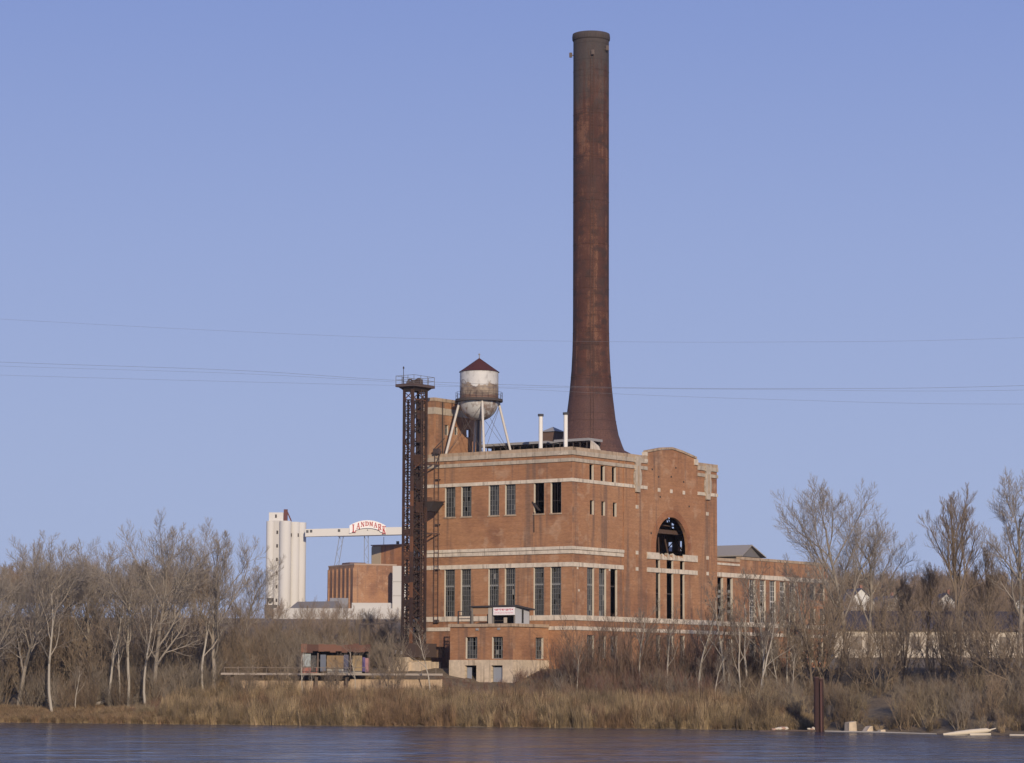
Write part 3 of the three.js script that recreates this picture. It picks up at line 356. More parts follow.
{ // coal hoist tower
  const t = plantThing('hoist_tower', 'rusty lattice hoist tower with a railed top platform beside the brick wall', 'tower', -22.1, 7.2, 4.6), r = rng(71), x0 = -.66, x1 = .72, z0 = -1.5, z1 = 1.5, H = 36.8;
  const rustc = () => { const q = r(); return q < .62 ? [.032 + r() * .016, .022, .020] : q < .9 ? [.066, .033, .024] : [.15, .065, .034]; };
  for (const [x, z, w] of [[x0, z0, .26], [x1, z0, .3], [x0, z1, .28], [x1, z1, .34]]) { const b = new MB(); for (let k = 0; k < 18; k++) { b.col = rustc(); b.box(x - w / 2, x + w / 2, 1 + k * 2, 1 + k * 2 + 1.995, z - w / 2, z + w / 2); } part('corner_post', b, rustV, t); }
  const face = (name, A, B, y0, y1, step) => { const b = new MB(); for (let y = y0, k = 0; y < y1; y += step, k++) { b.col = rustc(); b.bar(V(A[0], y, A[1]), V(B[0], y + step, B[1]), .11, .08); b.col = rustc(); b.bar(V(B[0], y, B[1]), V(A[0], y + step, A[1]), .11, .08); b.col = rustc(); b.bar(V(A[0], y, A[1]), V(B[0], y, B[1]), .14, .12); } part(name, b, rustV, t); };
  face('lattice', [x0, z1], [x1, z1], 1, 36.8, 1.1); face('lattice', [x1, z1], [x1, z0], 1, 36.8, 1.9); face('lattice', [x0, z0], [x1, z0], 1, 36.8, 1.1); face('lattice', [x0, z1], [x0, z0], 1, 36.8, 1.9);
  for (const [x, z] of [[0, .5], [0, -.5], [.45, -.9], [-.45, .9], [.3, 1.1], [-.35, -.2]]) { const b = new MB(); for (let k = 0; k < 9; k++) { b.col = [.05, .035, .032]; b.box(x - .1, x + .1, 1 + k * 3.8, 1 + k * 3.8 + 3.79, z - .12, z + .12); } part('guide_rail', b, rustV, t); }
  for (let k = 0; k < 11; k++) { const b = new MB(), y = 1.6 + k * 3.1; b.col = rustc(); if (r() < .7) b.box(x1 - .05, x1 + .02, y, y + .8 + r(), z0 + .3 + r() * .5, z1 - .4 - r() * 1.2); else b.box(x0 + .1, x1 - .1, y, y + .5 + r() * .6, z1 - .05, z1 + .02); part('sheet_panel', b, rustV, t); }
  const ld = new MB(); ld.col = [.09, .055, .045]; for (const o of [-.2, .2]) ld.bar(V(x1 + .28, 1, -.3 + o), V(x1 + .28, 36.8, -.3 + o), .06); for (let y = 1.2; y < 36.6; y += .4) ld.bar(V(x1 + .28, y, -.5), V(x1 + .28, y, -.1), .04); part('ladder', ld, rustV, t);
  const pl = new MB(); pl.col = [.085, .055, .05]; pl.box(-1.55, 1.55, 36.82, 37.2, -2.3, 2.3); part('platform', pl, rustV, t); const un = new MB(); un.col = [.07, .05, .045]; un.hexa([V(x0, 36.3, z1), V(x1, 36.3, z1), V(x1, 36.3, z0), V(x0, 36.3, z0), V(-1.3, 36.815, 2.0), V(1.3, 36.815, 2.0), V(1.3, 36.815, -2.0), V(-1.3, 36.815, -2.0)]); part('platform_brackets', un, rustV, t);
  const rl = new MB(); rl.col = [.16, .15, .15]; const cs = [[-1.5, -2.25], [1.5, -2.25], [1.5, 2.25], [-1.5, 2.25]]; cs.forEach(([x, z], k) => { const [a, b] = cs[(k + 1) % 4]; for (let q = 0; q < 3; q++) { const xx = lerp(x, a, q / 3), zz = lerp(z, b, q / 3); rl.bar(V(xx, 37.2, zz), V(xx, 38.3, zz), .05); } for (const y of [37.75, 38.3]) rl.bar(V(x, y, z), V(a, y, b), .05); }); part('platform_railing', rl, rustV, t);
  const ms = new MB(); ms.tube([V(-1.2, 37.2, 1.0), V(-1.2, 39.7, 1.0)], [.05, .04], 6); ms.tube([V(-1.2, 39.35, 1.0), V(-1.2, 39.6, 1.0)], [.11, .11], 6); part('mast', ms, darkSteel, t);
  for (const [x, z, R] of [[-.1, 1.0, .3], [.2, -.5, .42]]) { const w = new THREE.TorusGeometry(R, .11, 8, 18); w.rotateY(.6); w.translate(x, 37.25 + R, z); part('sheave_wheel', w, M(.07, .05, .045), t); } { const b = new MB(); b.col = [.08, .055, .05]; b.box(-.4, .6, 37.21, 37.9, -.9, .2); b.box(-.5, .2, 37.21, 37.6, .6, 1.3); part('winch_box', b, rustV, t); }
  const bs = new MB(); bs.col = [.075, .05, .042]; bs.box(-1.7, 2.2, 1.2, 3.0, -2.2, 2.4); bs.col = [.14, .085, .05]; bs.box(1.0, 3.0, 1.2, 2.6, -2.9, -2.21); part('base_housing', bs, rustV, t);
  for (const [x, y] of [[-1.0, 1.9], [-.1, 1.8]]) { const b = new MB(); b.box(x - .14, x + .14, y - .22, y + .22, 2.41, 2.46); part('access_plate', b, whitePaint, t); }
  const ft = new MB(); ft.box(-2.1, 1.2, -1.2, 1.19, -2.4, 2.8); ft.box(1.21, 2.8, -1.2, .6, -2.4, 2.2); part('concrete_footing', ft, concrete, t);
  for (const y of [26.83, 17.6]) { const b = new MB(); b.col = [.1, .06, .05]; b.bar(V(.75, y, -1.6), V(.75, y, -4.55), .16); b.bar(V(-.5, y, -1.6), V(-.5, y, -4.55), .14); part('wall_tie', b, rustV, t); }
  const hp = new MB(); hp.col = [.045, .036, .036]; hp.hexa([V(-.2, 20.5, -1.75), V(1.3, 20.5, -1.75), V(1.3, 20.5, -3.2), V(-.2, 20.5, -3.2), V(-.5, 21.75, -1.7), V(2.0, 21.75, -1.7), V(2.0, 21.75, -3.9), V(-.5, 21.75, -3.9)]); hp.col = [.14, .075, .05]; hp.box(-.6, 2.1, 21.76, 21.9, -4.0, -1.65); hp.box(-.4, .6, 21.901, 22.4, -3.2, -1.9); part('coal_hopper', hp, rustV, t);
}
{ // conduit rack standing against the front wall near the hoist
  const t = plantThing('conduit_rack', 'thin dark lattice conduit rack fixed up the brick wall beside the hoist', 'pipe rack', -21.55, 20.0, .35), b = new MB(); b.col = [.15, .088, .06]; for (const x of [-.35, .35]) b.bar(V(x, -7, .05), V(x, 15.9, .05), .06); for (let y = -6.6; y < 15.6; y += .9) b.bar(V(-.35, y, .05), V(.35, y, .05), .05); part('rails', b, rustV, t); const h = new MB(); h.col = [.07, .05, .05]; h.box(-.5, .35, 15.5, 16.2, -.3, .3); h.bar(V(-.5, 16.2, 0), V(.9, 17.6, -.4), .1); h.bar(V(-.2, 14, .1), V(.7, 15.8, .1), .1); part('head_box', h, rustV, t); const f = new MB(); f.box(-.3, .3, -7, -6.6, -.24, .04); for (const y of [0, 6, 12]) f.box(-.4, .4, y, y + .12, -.245, .05); part('wall_brackets', f, darkSteel, t);
}
{ // shed and banner on the low block
  const t = plantThing('rooftop_shed', 'derelict open shed with a dark flat roof on top of the low brick block', 'shed', -7.75, 12.602, 5.0);
  const rf = new MB(); rf.hexa([V(-3.6, 2.15, 1.7), V(3.7, 2.15, 1.7), V(4.1, 1.75, -1.9), V(-3.6, 1.75, -1.9), V(-3.6, 2.33, 1.7), V(3.7, 2.4, 1.7), V(4.1, 1.95, -1.9), V(-3.6, 1.9, -1.9)]); part('roof', rf, M(.045, .04, .042), t);
  for (const x of [-3.4, -.1, 3.3]) { const b = new MB(); b.box(x - .1, x + .1, 0, 2.14, 1.35, 1.55); part('post', b, M(.20, .18, .16), t); }
  const w = new MB(); w.box(-3.3, 3.35, 0, 1.74, -1.75, -1.65); part('back_wall', w, M(.06, .05, .045), t); const p1 = new MB(); p1.box(-3.3, -.9, 1.25, 2.1, 1.36, 1.42); part('board', p1, M(.36, .22, .13), t); const p2 = new MB(); p2.box(-.85, 0, 0, 2.1, 1.44, 1.5); part('board', p2, M(.42, .38, .32), t); const p3 = new MB(); p3.box(1.6, 2.1, .1, .8, 1.44, 1.5); part('board', p3, M(.45, .38, .30), t);
  const sd = new MB(); sd.hexa([V(3.35, 0, 1.5), V(3.42, 0, 1.5), V(3.42, 0, -1.6), V(3.35, 0, -1.6), V(3.35, 2.1, 1.5), V(3.42, 2.1, 1.5), V(3.42, 1.74, -1.6), V(3.35, 1.74, -1.6)]); part('side_sheet', sd, M(.42, .43, .45), t);
  const g = new MB(); g.box(3.425, 3.45, .1, 1.8, -.3, 0.1); part('side_gap', g, blackIn, t);
  const cv = document.createElement('canvas'); cv.width = 256; cv.height = 80; const c = cv.getContext('2d'); c.fillStyle = '#efe6e4'; c.fillRect(0, 0, 256, 80); const r = rng(8); c.fillStyle = '#c9606a'; let x = 14; while (x < 236) { const ww = 7 + r() * 12; c.fillRect(x, 12 + r() * 4, ww, 8 + r() * 14); if (r() < .6) c.fillRect(x, 12, 4, 26); x += ww + 5; } c.fillStyle = '#dba9ae'; x = 14; while (x < 236) { const ww = 4 + r() * 9; c.fillRect(x, 50 + r() * 3, ww, 12); x += ww + 5; }
  const tx = new THREE.CanvasTexture(cv); tx.colorSpace = THREE.SRGBColorSpace; const sg = plantThing('banner_sign', 'white banner with small red lettering hung on the rooftop shed', 'sign', -5.87, 13.7, 6.86); const bd = new MB(); bd.box(-1.68, 1.68, 0, .98, -.1, 0); part('board', bd, whitePaint, sg); const pg = new THREE.PlaneGeometry(3.34, .96); pg.translate(0, .49, .005); part('lettering', pg, new THREE.MeshStandardMaterial({ map: tx, roughness: .8 }), sg); const hk = new MB(); for (const xx of [-1.2, 1.2]) hk.box(xx - .04, xx + .04, .98, 1.06, -.25, -.02); part('hooks', hk, darkSteel, sg);
  const q = plantThing('steel_rail_frame', 'black open steel frame beside the rooftop shed', 'railing', -12.3, 12.602, 6.6), b = new MB(); b.col = [.05, .045, .045]; for (const xx of [-1.0, 1.0]) b.bar(V(xx, 0, 0), V(xx, 1.7, 0), .13); for (const y of [.7, 1.1, 1.66]) b.bar(V(-1, y, 0), V(1, y, 0), .11); part('frame', b, rustV, q);
}
{ // old coaling dock left of the plant and its painted shed
  const t = thing('dock_platform', 'long low concrete dock with a shadowed ledge along the bank', 'dock', [-22, 0, -349.5], 0.06); const d = new MB(); d.box(-14, 13.5, 5.95, 6.2, -4, .8); part('deck', d, M(.33, .28, .235), t); const w = new MB(); w.box(-11.5, 2, 2.5, 5.25, -1.9, -1.0); w.box(2, 13.5, 2.5, 5.5, -1.7, -.7); part('retaining_wall', w, coping, t); for (let k = 0; k < 3; k++) { const b = new MB(), x = -12.6 + k * 7.1 + (k % 2) * 3.3; b.box(x - .2, x + .2, 3, 5.94, -.3, .1); part('pier_post', b, M(.12, .09, .07), t); } const rl = new MB(); rl.col = [.2, .16, .13]; for (let k = 0; k < 16; k++) { const x = -13.6 + k * 1.75; rl.bar(V(x, 6.2, .6), V(x, 6.9 + (k % 3) * .1, .6), .07); } rl.bar(V(-13.6, 6.85, .6), V(4, 6.9, .6), .07); part('guard_rail', rl, rustV, t);
  const s = thing('graffiti_shed', 'low rusty topped shed with graffiti covered panels on the dock', 'shed', [-21.9, 6.2, -350.6], 0.06); const f = new MB(); const r = rng(4); for (let k = 0; k < 12; k++) { f.col = mix3([.085, .042, .032], [.20, .098, .065], r()); const lo = 2.45 + r() * .3; f.box(-4.3 + k * .72, -4.3 + k * .72 + .716, lo, 3.7 - r() * .25, .3, .5); } part('fascia', f, rustV, s); const rf = new MB(); rf.col = [.12, .07, .055]; rf.box(-4.3, 4.3, 3.2, 3.4, -2.6, .29); part('roof', rf, rustV, s);
  for (const [x0, x1, y0, y1, c] of [[-4.1, -3.1, .8, 2.4, [.30, .33, .33]], [-3.05, -2.4, .1, 2.2, [.06, .06, .06]], [-4.1, -2.3, .02, .75, [.30, .12, .09]], [-1.9, -1.2, .2, 2.3, [.13, .145, .18]], [-1.1, 1.0, .6, 2.2, [.25, .165, .085]], [1.0, 1.6, .3, 2.3, [.09, .095, .15]], [-1.1, 1.6, .02, .55, [.30, .28, .24]], [2.1, 3.3, .3, 2.2, [.29, .21, .115]], [3.35, 3.7, .2, 2.0, [.12, .09, .20]], [3.7, 4.15, .1, 1.9, [.36, .19, .19]], [1.65, 3.3, .02, .28, [.35, .31, .25]]]) { const b = new MB(); b.col = c; b.box(x0, x1, y0, y1, .12, .2); part('painted_panel', b, colored, s); }
  for (const x of [-4.2, -2.2, 1.85, 4.2]) { const b = new MB(); b.col = [.14, .1, .08]; b.box(x - .09, x + .09, 0, 2.49, .1, .28); part('post', b, rustV, s); } const bk = new MB(); bk.col = [.05, .045, .04]; bk.box(-4.2, 4.2, 0, 3.19, -2.5, -2.4); part('back_wall', bk, rustV, s);
  const g = thing('pipe_gantry', 'thin dark pipe on a post running out from the foot of the hoist', 'pipe', [-18.6, 7.0, -356], 0); const b = new MB(); b.col = [.07, .055, .05]; b.bar(V(-.6, -.5, 0), V(-.6, 5.4, 0), .22); b.bar(V(-.7, 5.3, 0), V(4.2, 5.75, 0), .18); part('pipe', b, rustV, g);
}

// ---------- far buildings beyond the trees ----------
const tanBrick = new THREE.MeshStandardMaterial({ map: texBrick, color: new THREE.Color().setRGB(1.0, 1.05, 1.1), roughness: .95 });
const cream = M(.62, .60, .565), creamDim = M(.52, .50, .47);
{
  const t = thing('grain_silos', 'pale concrete grain silos with a small headhouse on top', 'silo', [-66.6, 20, -826]);
  for (const [x, z, r, h] of [[-4.5, 1.5, 1.25, 32.8], [0.0, 2.6, 1.75, 32.8], [2.7, 1.2, 1.5, 32.6], [4.6, .4, 1.35, 32.5], [-1.5, -3, 2.6, 32.4], [3, -4, 2.4, 32.3]]) { const c = new THREE.CylinderGeometry(r, r, h, 28); c.translate(x, h / 2, z); part('silo', c, cream, t); }
  const st = new MB(); st.box(-3.4, -1.6, 0, 33.0, -1.5, 2.2); part('stair_shaft', st, creamDim, t); for (let k = 0; k < 7; k++) { const b = new MB(); b.box(-2.7, -2.2, 5 + k * 4, 6 + k * 4, 2.205, 2.25); part('window', b, darkSteel, t); }
  for (const [x, z] of [[1.6, 3.4], [3.6, 2.7]]) { const b = new MB(); b.box(x, x + .3, 28.2, 29.2, z - .6, z - .2); part('vent', b, darkSteel, t); }
  const hh = new MB(); hh.box(-5, -.8, 32.9, 35.4, -3.5, 1.6); part('headhouse', hh, cream, t); { const b = new MB(); b.box(-3.2, -2.7, 33.8, 34.8, 1.61, 1.66); part('window', b, darkSteel, t); }
  const lc = new MB(); lc.col = [.13, .05, .045]; lc.box(-.75, .35, 32.9, 36.4, -.5, .6); lc.bar(V(.3, 35.6, 0), V(1.5, 32.9, 0), .35); part('elevator_leg', lc, rustV, t);
  const tk = thing('steel_bin', 'small shiny steel bin on a dark hopper base in front of the silos', 'silo', [-69.3, 20, -806]); const c = new THREE.CylinderGeometry(1.05, 1.05, 7.6, 20); c.translate(0, 13.4, 0); part('bin', c, M(.6, .58, .54, { roughness: .4 }), tk); const cn = new THREE.CylinderGeometry(1.05, .3, 1.6, 20); cn.translate(0, 8.8, 0); part('hopper', cn, M(.12, .11, .1), tk); const dm = new THREE.SphereGeometry(1.05, 20, 8, 0, 6.2832, 0, Math.PI / 2); dm.scale(1, .4, 1); dm.translate(0, 17.2, 0); part('dome', dm, M(.55, .53, .5), tk); for (const [x, z] of [[.8, .8], [-.8, .8], [.8, -.8], [-.8, -.8]]) { const b = new MB(); b.bar(V(x, 0, z), V(x, 9.6, z), .2); part('leg', b, darkSteel, tk); } const bx = new MB(); bx.box(-1.5, 1.9, 0, 7.6, -1.4, 1.4); part('base_shed', bx, M(.09, .085, .08), tk);
  const gl = thing('conveyor_gallery', 'long white enclosed conveyor bridge on lattice legs by the silos', 'bridge', [-61, 20, -822]); const g = new MB(); g.hexa([V(.4, 28.1, 1.4), V(35, 29.0, 1.4), V(35, 29.0, -1.4), V(.4, 28.1, -1.4), V(.4, 30.3, 1.4), V(35, 31.2, 1.4), V(35, 31.2, -1.4), V(.4, 30.3, -1.4)]); part('gallery', g, cream, gl); const bt = new MB(); bt.bar(V(10, 28.2, 1.2), V(33, 28.85, 1.2), .3); part('bottom_girder', bt, M(.1, .1, .13), gl);
  for (const [x, y] of [[1.8, 29.3], [10, 29.5], [-.2 + .9, 29.2]]) { const b = new MB(); b.box(x, x + .7, y, y + .8, 1.405, 1.46); part('window', b, M(.1, .1, .1), gl); }
  for (const [xt, xb] of [[11, 6.6], [18.3, 18.6]]) { const b = new MB(); b.col = [.22, .24, .30]; for (const o of [-.55, .55]) b.bar(V(xt + o, 28.4, 0), V(xb + o * 1.4, 0, 0), .2); for (let k = 0; k < 12; k++) { const a = k / 12, c = (k + 1) / 12, s = k % 2 ? 1 : -1; b.bar(V(lerp(xt, xb, a) + s * .6, 28.4 * (1 - a), 0), V(lerp(xt, xb, c) - s * .65, 28.4 * (1 - c), 0), .11); } part('trestle_leg', b, rustV, gl); }
  { const b = new MB(); b.box(34, 38, 0, 31.5, -2.5, 2.5); part('transfer_tower', b, creamDim, gl); }
  // arched sign with eight letters
  const sg = thing('arched_sign', 'arched white sign with red LANDMARK lettering on the conveyor bridge', 'sign', [-42.25, 48.7, -820.3]); const arc = (x, k) => k - .055 * x * x; const sh = new THREE.Shape(); const N = 20, w = 5.3; for (let k = 0; k <= N; k++) { const x = -w + 2 * w * k / N; const y = arc(x, 4.25); k ? sh.lineTo(x, y) : sh.moveTo(x, y); } sh.lineTo(w, .35); sh.lineTo(w - 1.6, .9); for (let k = 2; k <= N - 2; k++) { const x = w - 1.0 - 2 * (w - 1.0) * k / N; sh.lineTo(x, arc(x, 1.95)); } sh.lineTo(-w + 1.6, .9); sh.lineTo(-w, .35); sh.closePath(); part('board', extrude(sh, .25), M(.82, .80, .78), sg);
  const font = await new FontLoader().loadAsync('fonts/droid/droid_serif_bold.typeface.json'); const red = M(.42, .035, .04); [...'LANDMARK'].forEach((ch, k) => { const x = -4.5 + k * 1.26, end = Math.abs(k - 3.5) / 3.5, h = 1.25 + 1.05 * end * end; const tg = new TextGeometry(ch, { font, size: 1, depth: .12, curveSegments: 4 }); tg.computeBoundingBox(); const bb = tg.boundingBox; tg.translate(-bb.min.x, -bb.min.y, 0); tg.scale(1.08 / (bb.max.x - bb.min.x), h / (bb.max.y - bb.min.y), 1); tg.translate(x, arc(x + .54, 3.85) - h, .252); part('letter', tg, red, sg); }); const sp = new MB(); for (const x of [-4, 0, 4]) sp.bar(V(x, 1.4, 0), V(x, 1.4, -.45), .2); part('brackets', sp, darkSteel, sg);
  const b1 = thing('brick_warehouse', 'plain tan brick block with pilasters below the conveyor bridge', 'building', [-44.9, 20, -800], -.42); const a = new MB(); a.box(-20, 0, 0, 19.0, -13, 0); part('wall', a, tanBrick, b1); for (let k = 0; k < 7; k++) { const p = new MB(); p.box(-19.9 + k * 3.2, -19.2 + k * 3.2, 0, 18.2, .003, .35); part('pilaster', p, tanBrick, b1); } const cpn = new MB(); cpn.box(-20.1, .1, 19.003, 19.4, -13.1, .1); part('coping', cpn, M(.42, .30, .22), b1);
  b1.rotation.y = -1.13; // its long side runs back to the left
  { const d = new MB(); d.box(-17, -11, 19.402, 20.2, -8, -3); part('roof_hatch', d, M(.16, .10, .09), b1); }
  const b2 = thing('red_brick_block', 'taller red brick block with a grey side above the tan warehouse', 'building', [-41.6, 20, -836], -.62); const m1 = new MB(); m1.box(0, 12, 0, 26.2, -9, 0); part('wall', m1, brickPlain, b2); const m2 = new MB(); m2.box(.0, 3.4, 0, 26.0, .003, .3); part('stair_bay', m2, M(.38, .30, .21), b2); const m3 = new MB(); m3.box(-.3, -.003, 0, 25.9, -9, 0); part('side_facing', m3, M(.13, .115, .105), b2); const m4 = new MB(); m4.box(-.35, 12.2, 26.204, 26.5, -9.1, .35); part('coping', m4, M(.35, .24, .2), b2); const m5 = new MB(); m5.box(6.4, 7.1, 26.51, 27.6, -4, -3.4); part('roof_vent', m5, M(.05, .05, .06), b2); { const q = new MB(); q.bar(V(2, 26.5, -3), V(2, 29, -3), .12); part('antenna', q, darkSteel, b2); }
  const b3 = thing('concrete_bin', 'pale grey concrete bin against the tan warehouse', 'silo', [-33, 20, -797]); const q1 = new MB(); q1.box(-.8, 3.2, 0, 18.6, -3, 0); part('wall', q1, creamDim, b3); const q2 = new MB(); for (const y of [10, 14]) q2.box(-.85, 3.25, y, y + .3, .003, .08); part('joint_band', q2, M(.4, .38, .35), b3);
  const lw = thing('low_white_building', 'long low cream building with grey roofs below the silos', 'building', [-50, 16, -790]); const l1 = new MB(); l1.box(-17, 18, 0, 10.3, -12, 0); part('wall', l1, creamDim, lw); const l2 = new MB(); l2.hexa([V(-12.5, 10.32, -.5), V(2, 10.32, -.5), V(2, 10.32, -9), V(-12.5, 10.32, -9), V(-10.5, 12.2, -3), V(1, 12.4, -3), V(1, 12.4, -6), V(-10.5, 12.2, -6)]); part('roof', l2, M(.16, .15, .15), lw); const l3 = new MB(); l3.box(-2, 6, 10.32, 13.6, -20, -13); part('rear_shed', l3, M(.24, .24, .26), lw); const l4 = new MB(); l4.box(5, 16, 10.32, 11.9, -8, -1); part('roof_shed', l4, creamDim, lw);
}
{ // right-hand bank: a long low store and houses on the slope
  const s = thing('long_low_store', 'long cream store with a dark sloping roof behind the right bank brush', 'building', [60, 9, -470], .05); const a = new MB(); a.box(-6, 26, -2, 5.3, -10, 0); part('wall', a, M(.50, .44, .36), s); const r = new MB(); r.hexa([V(-6.6, 5.2, .7), V(26.6, 5.2, .7), V(26.6, 8.2, -5), V(-6.6, 8.2, -5), V(-6.6, 5.5, .7), V(26.6, 5.5, .7), V(26.6, 8.6, -5), V(-6.6, 8.6, -5)]); r.hexa([V(-6.6, 8.2, -5), V(26.6, 8.2, -5), V(26.6, 5.2, -10.7), V(-6.6, 5.2, -10.7), V(-6.6, 8.6, -5), V(26.6, 8.6, -5), V(26.6, 5.5, -10.7), V(-6.6, 5.5, -10.7)]); part('roof', r, M(.055, .045, .05), s); for (let k = 0; k < 6; k++) { const b = new MB(); b.box(-3 + k * 5, -1.2 + k * 5, 2, 4.2, .003, .05); part('window', b, M(.2, .17, .14), s); }
  const houseM = M(.62, .61, .58); const hs = (x, z, w, h, turn, label) => { const y = ground(x, z) - .5, t = thing('house', label, 'house', [x, y, z], turn, 'white houses on the slope'); const b = new MB(); b.box(-w / 2, w / 2, 0, h, -w * 1.2, 0); part('wall', b, houseM, t); const gb = new MB(); gb.tri(V(-w / 2, h, 0), V(w / 2, h, 0), V(0, h + w * .45, 0)); gb.tri(V(w / 2, h, -w * 1.2), V(-w / 2, h, -w * 1.2), V(0, h + w * .45, -w * 1.2)); part('gable', gb, houseM, t); const rf = new MB(), e = .4, yy = h - e * .9; for (const s of [1, -1]) { const A = V(s * (w / 2 + e), yy, .4), B = V(0, h + w * .45, .4), C = V(0, h + w * .45, -w * 1.2 - .4), D = V(s * (w / 2 + e), yy, -w * 1.2 - .4), up = V(0, .2, 0); const bot = s > 0 ? [A, D, C, B] : [A, B, C, D]; rf.hexa([...bot.map(v => v.clone()), ...bot.map(v => v.clone().add(up))]); } part('roof', rf, M(.12, .11, .12), t); for (const [wx, wy] of [[-w / 4, 1.2], [w / 4, 1.2], [0, h * .62]]) { const q = new MB(); q.box(wx - .45, wx + .45, wy, wy + 1.4, .003, .06); part('window', q, M(.08, .09, .11), t); } const ch = new MB(); ch.box(w * .15, w * .15 + .6, h + .2, h + w * .45 + 1, -w * .6, -w * .6 + .6); part('chimney', ch, M(.28, .14, .1), t); };
  hs(77.5, -620, 6.4, 5.6, .25, 'white gabled house on the slope, next to the wing of the plant'); hs(96.4, -620, 5.0, 5.2, .1, 'white gabled house on the slope, between two other white houses'); hs(114.5, -620, 5.6, 5.4, -.15, 'white gabled house on the slope, farthest from the plant'); hs(88, -640, 6, 4.2, .5, 'white gabled house on the slope, set a little farther back uphill');
}

// ---------- bare trees ----------
const barkPale = new THREE.MeshStandardMaterial({ vertexColors: true, roughness: .95 }), twigM = new THREE.MeshStandardMaterial({ vertexColors: true, roughness: .95 });
function grow(seed, K) { // K: stems, height, radius, levels [{n, len, ang, from}], up
  const r = rng(seed), tr = new MB(), cr = new MB(), up = V(0, 1, 0);
  const branch = (st, dir, len, rad, lv, azo) => {
    const last = lv === K.levels.length, n = lv === 0 ? 9 : lv === 1 ? 6 : lv === 2 ? 4 : last ? 2 : 3, pts = [st.clone()], rs = [rad], d = dir.clone(), pos = st.clone(), wob = K.wob * (lv === 0 ? .55 : 1);
    const dirs = [d.clone()];
    for (let k = 1; k <= n; k++) { d.x += (r() - .5) * wob; d.z += (r() - .5) * wob; d.y += (r() - .5) * wob * .6; d.addScaledVector(up, K.up * (lv === 0 ? .3 : 1) / n); d.normalize(); pos.addScaledVector(d, len / n); pts.push(pos.clone()); rs.push(last ? rad * (1 - .85 * k / n) : rad * (1 - .68 * k / n)); dirs.push(d.clone()); }
    const mb = lv === 0 ? tr : cr, g = .8 + r() * .4, tone = lv === 0 ? K.bark : lv === 1 ? mix3(K.bark, K.twig, .55) : K.twig; mb.col = tone.map(c => c * g); mb.tube(pts, rs, lv === 0 ? 7 : lv === 1 ? 5 : 3);
    if (last) return; const L = K.levels[lv];
    for (let k = 0; k < L.n; k++) {
      const t = L.from + (1 - L.from) * ((k + .3 + r() * .6) / L.n), q = t * n, i = Math.min(n - 1, Math.floor(q)), f = q - i, p = pts[i].clone().lerp(pts[i + 1], f), bd = dirs[i + 1], ra = lerp(rs[i], rs[i + 1], f);
      const az = azo + k * 2.4 + r() * .8, ang = (L.ang + (r() - .5) * L.ang * .6) * (1.12 - .3 * t), s = Math.abs(bd.y) > .9 ? V(1, 0, 0) : V(0, 1, 0); s.cross(bd).normalize(); const s2 = bd.clone().cross(s), nd = bd.clone().multiplyScalar(Math.cos(ang)).addScaledVector(s, Math.sin(ang) * Math.cos(az)).addScaledVector(s2, Math.sin(ang) * Math.sin(az)).normalize();
      branch(p, nd, len * L.len * (1.12 - .55 * t) * (.75 + r() * .5), Math.max(ra * .62, K.min), lv + 1, az);
    }
  };
  for (let k = 0; k < K.stems; k++) { const a = k / K.stems * 6.283 + r(), o = K.stems > 1 ? K.spread * (.5 + r()) : .04; branch(V(Math.cos(a) * .12 * (K.stems - 1) * .4, -.35, Math.sin(a) * .12 * (K.stems - 1) * .4), V(Math.cos(a) * o, 1, Math.sin(a) * o).normalize(), K.height * (K.stems > 1 ? .6 + r() * .5 : 1), K.radius * (K.stems > 1 ? .6 + r() * .5 : 1), 0, r() * 6); }
  const tg = tr.geo(), cg = cr.geo(); cg.computeBoundingBox(); return { tg, cg, h: cg.boundingBox.max.y, tris: (tr.i.length + cr.i.length) / 3 };
}
const GREYT = [.305, .262, .215], GREYB = [.235, .20, .16], BRNT = [.245, .185, .127], BRNB = [.155, .12, .088], PALE = [.46, .41, .335];
const KIND = {
  s: [1, 2, 3, 4].map(k => grow(100 + k, { stems: 1, height: 14.5, radius: .27, wob: .36, up: .44, min: .017, bark: GREYB, twig: GREYT, levels: [{ n: 11, len: .62, ang: .62, from: .26 }, { n: 8, len: .50, ang: .74, from: .18 }, { n: 8, len: .52, ang: .74, from: .15 }, { n: 7, len: .62, ang: .72, from: .12 }] })),
  u: [1, 2, 3].map(k => grow(200 + k, { stems: 1, height: 14, radius: .30, wob: .26, up: .62, min: .016, bark: BRNB, twig: BRNT, levels: [{ n: 10, len: .50, ang: .50, from: .38 }, { n: 8, len: .46, ang: .55, from: .15 }, { n: 8, len: .5, ang: .6, from: .15 }, { n: 7, len: .62, ang: .62, from: .12 }] })),
  p: [1, 2, 3, 4].map(k => grow(300 + k, { stems: 1, height: 9.5, radius: .125, wob: .5, up: .4, min: .013, bark: PALE, twig: [.22, .18, .14], levels: [{ n: 7, len: .42, ang: .62, from: .38 }, { n: 6, len: .5, ang: .62, from: .2 }, { n: 6, len: .5, ang: .66, from: .15 }, { n: 5, len: .5, ang: .6, from: .15 }] })),
  m: [1, 2, 3, 4].map(k => grow(400 + k, { stems: 6, height: 6.2, radius: .075, wob: .34, up: .42, min: .013, spread: .32, bark: BRNB, twig: BRNT, levels: [{ n: 8, len: .44, ang: .55, from: .2 }, { n: 6, len: .52, ang: .62, from: .15 }, { n: 6, len: .6, ang: .62, from: .12 }] })),
};
KIND.r = [1, 2, 3].map(k => grow(500 + k, { stems: 7, height: 6.2, radius: .055, wob: .36, up: .5, min: .010, spread: .26, bark: [.16, .115, .085], twig: [.175, .115, .08], levels: [{ n: 8, len: .42, ang: .5, from: .15 }, { n: 5, len: .5, ang: .6, from: .15 }, { n: 4, len: .6, ang: .62, from: .12 }] }));
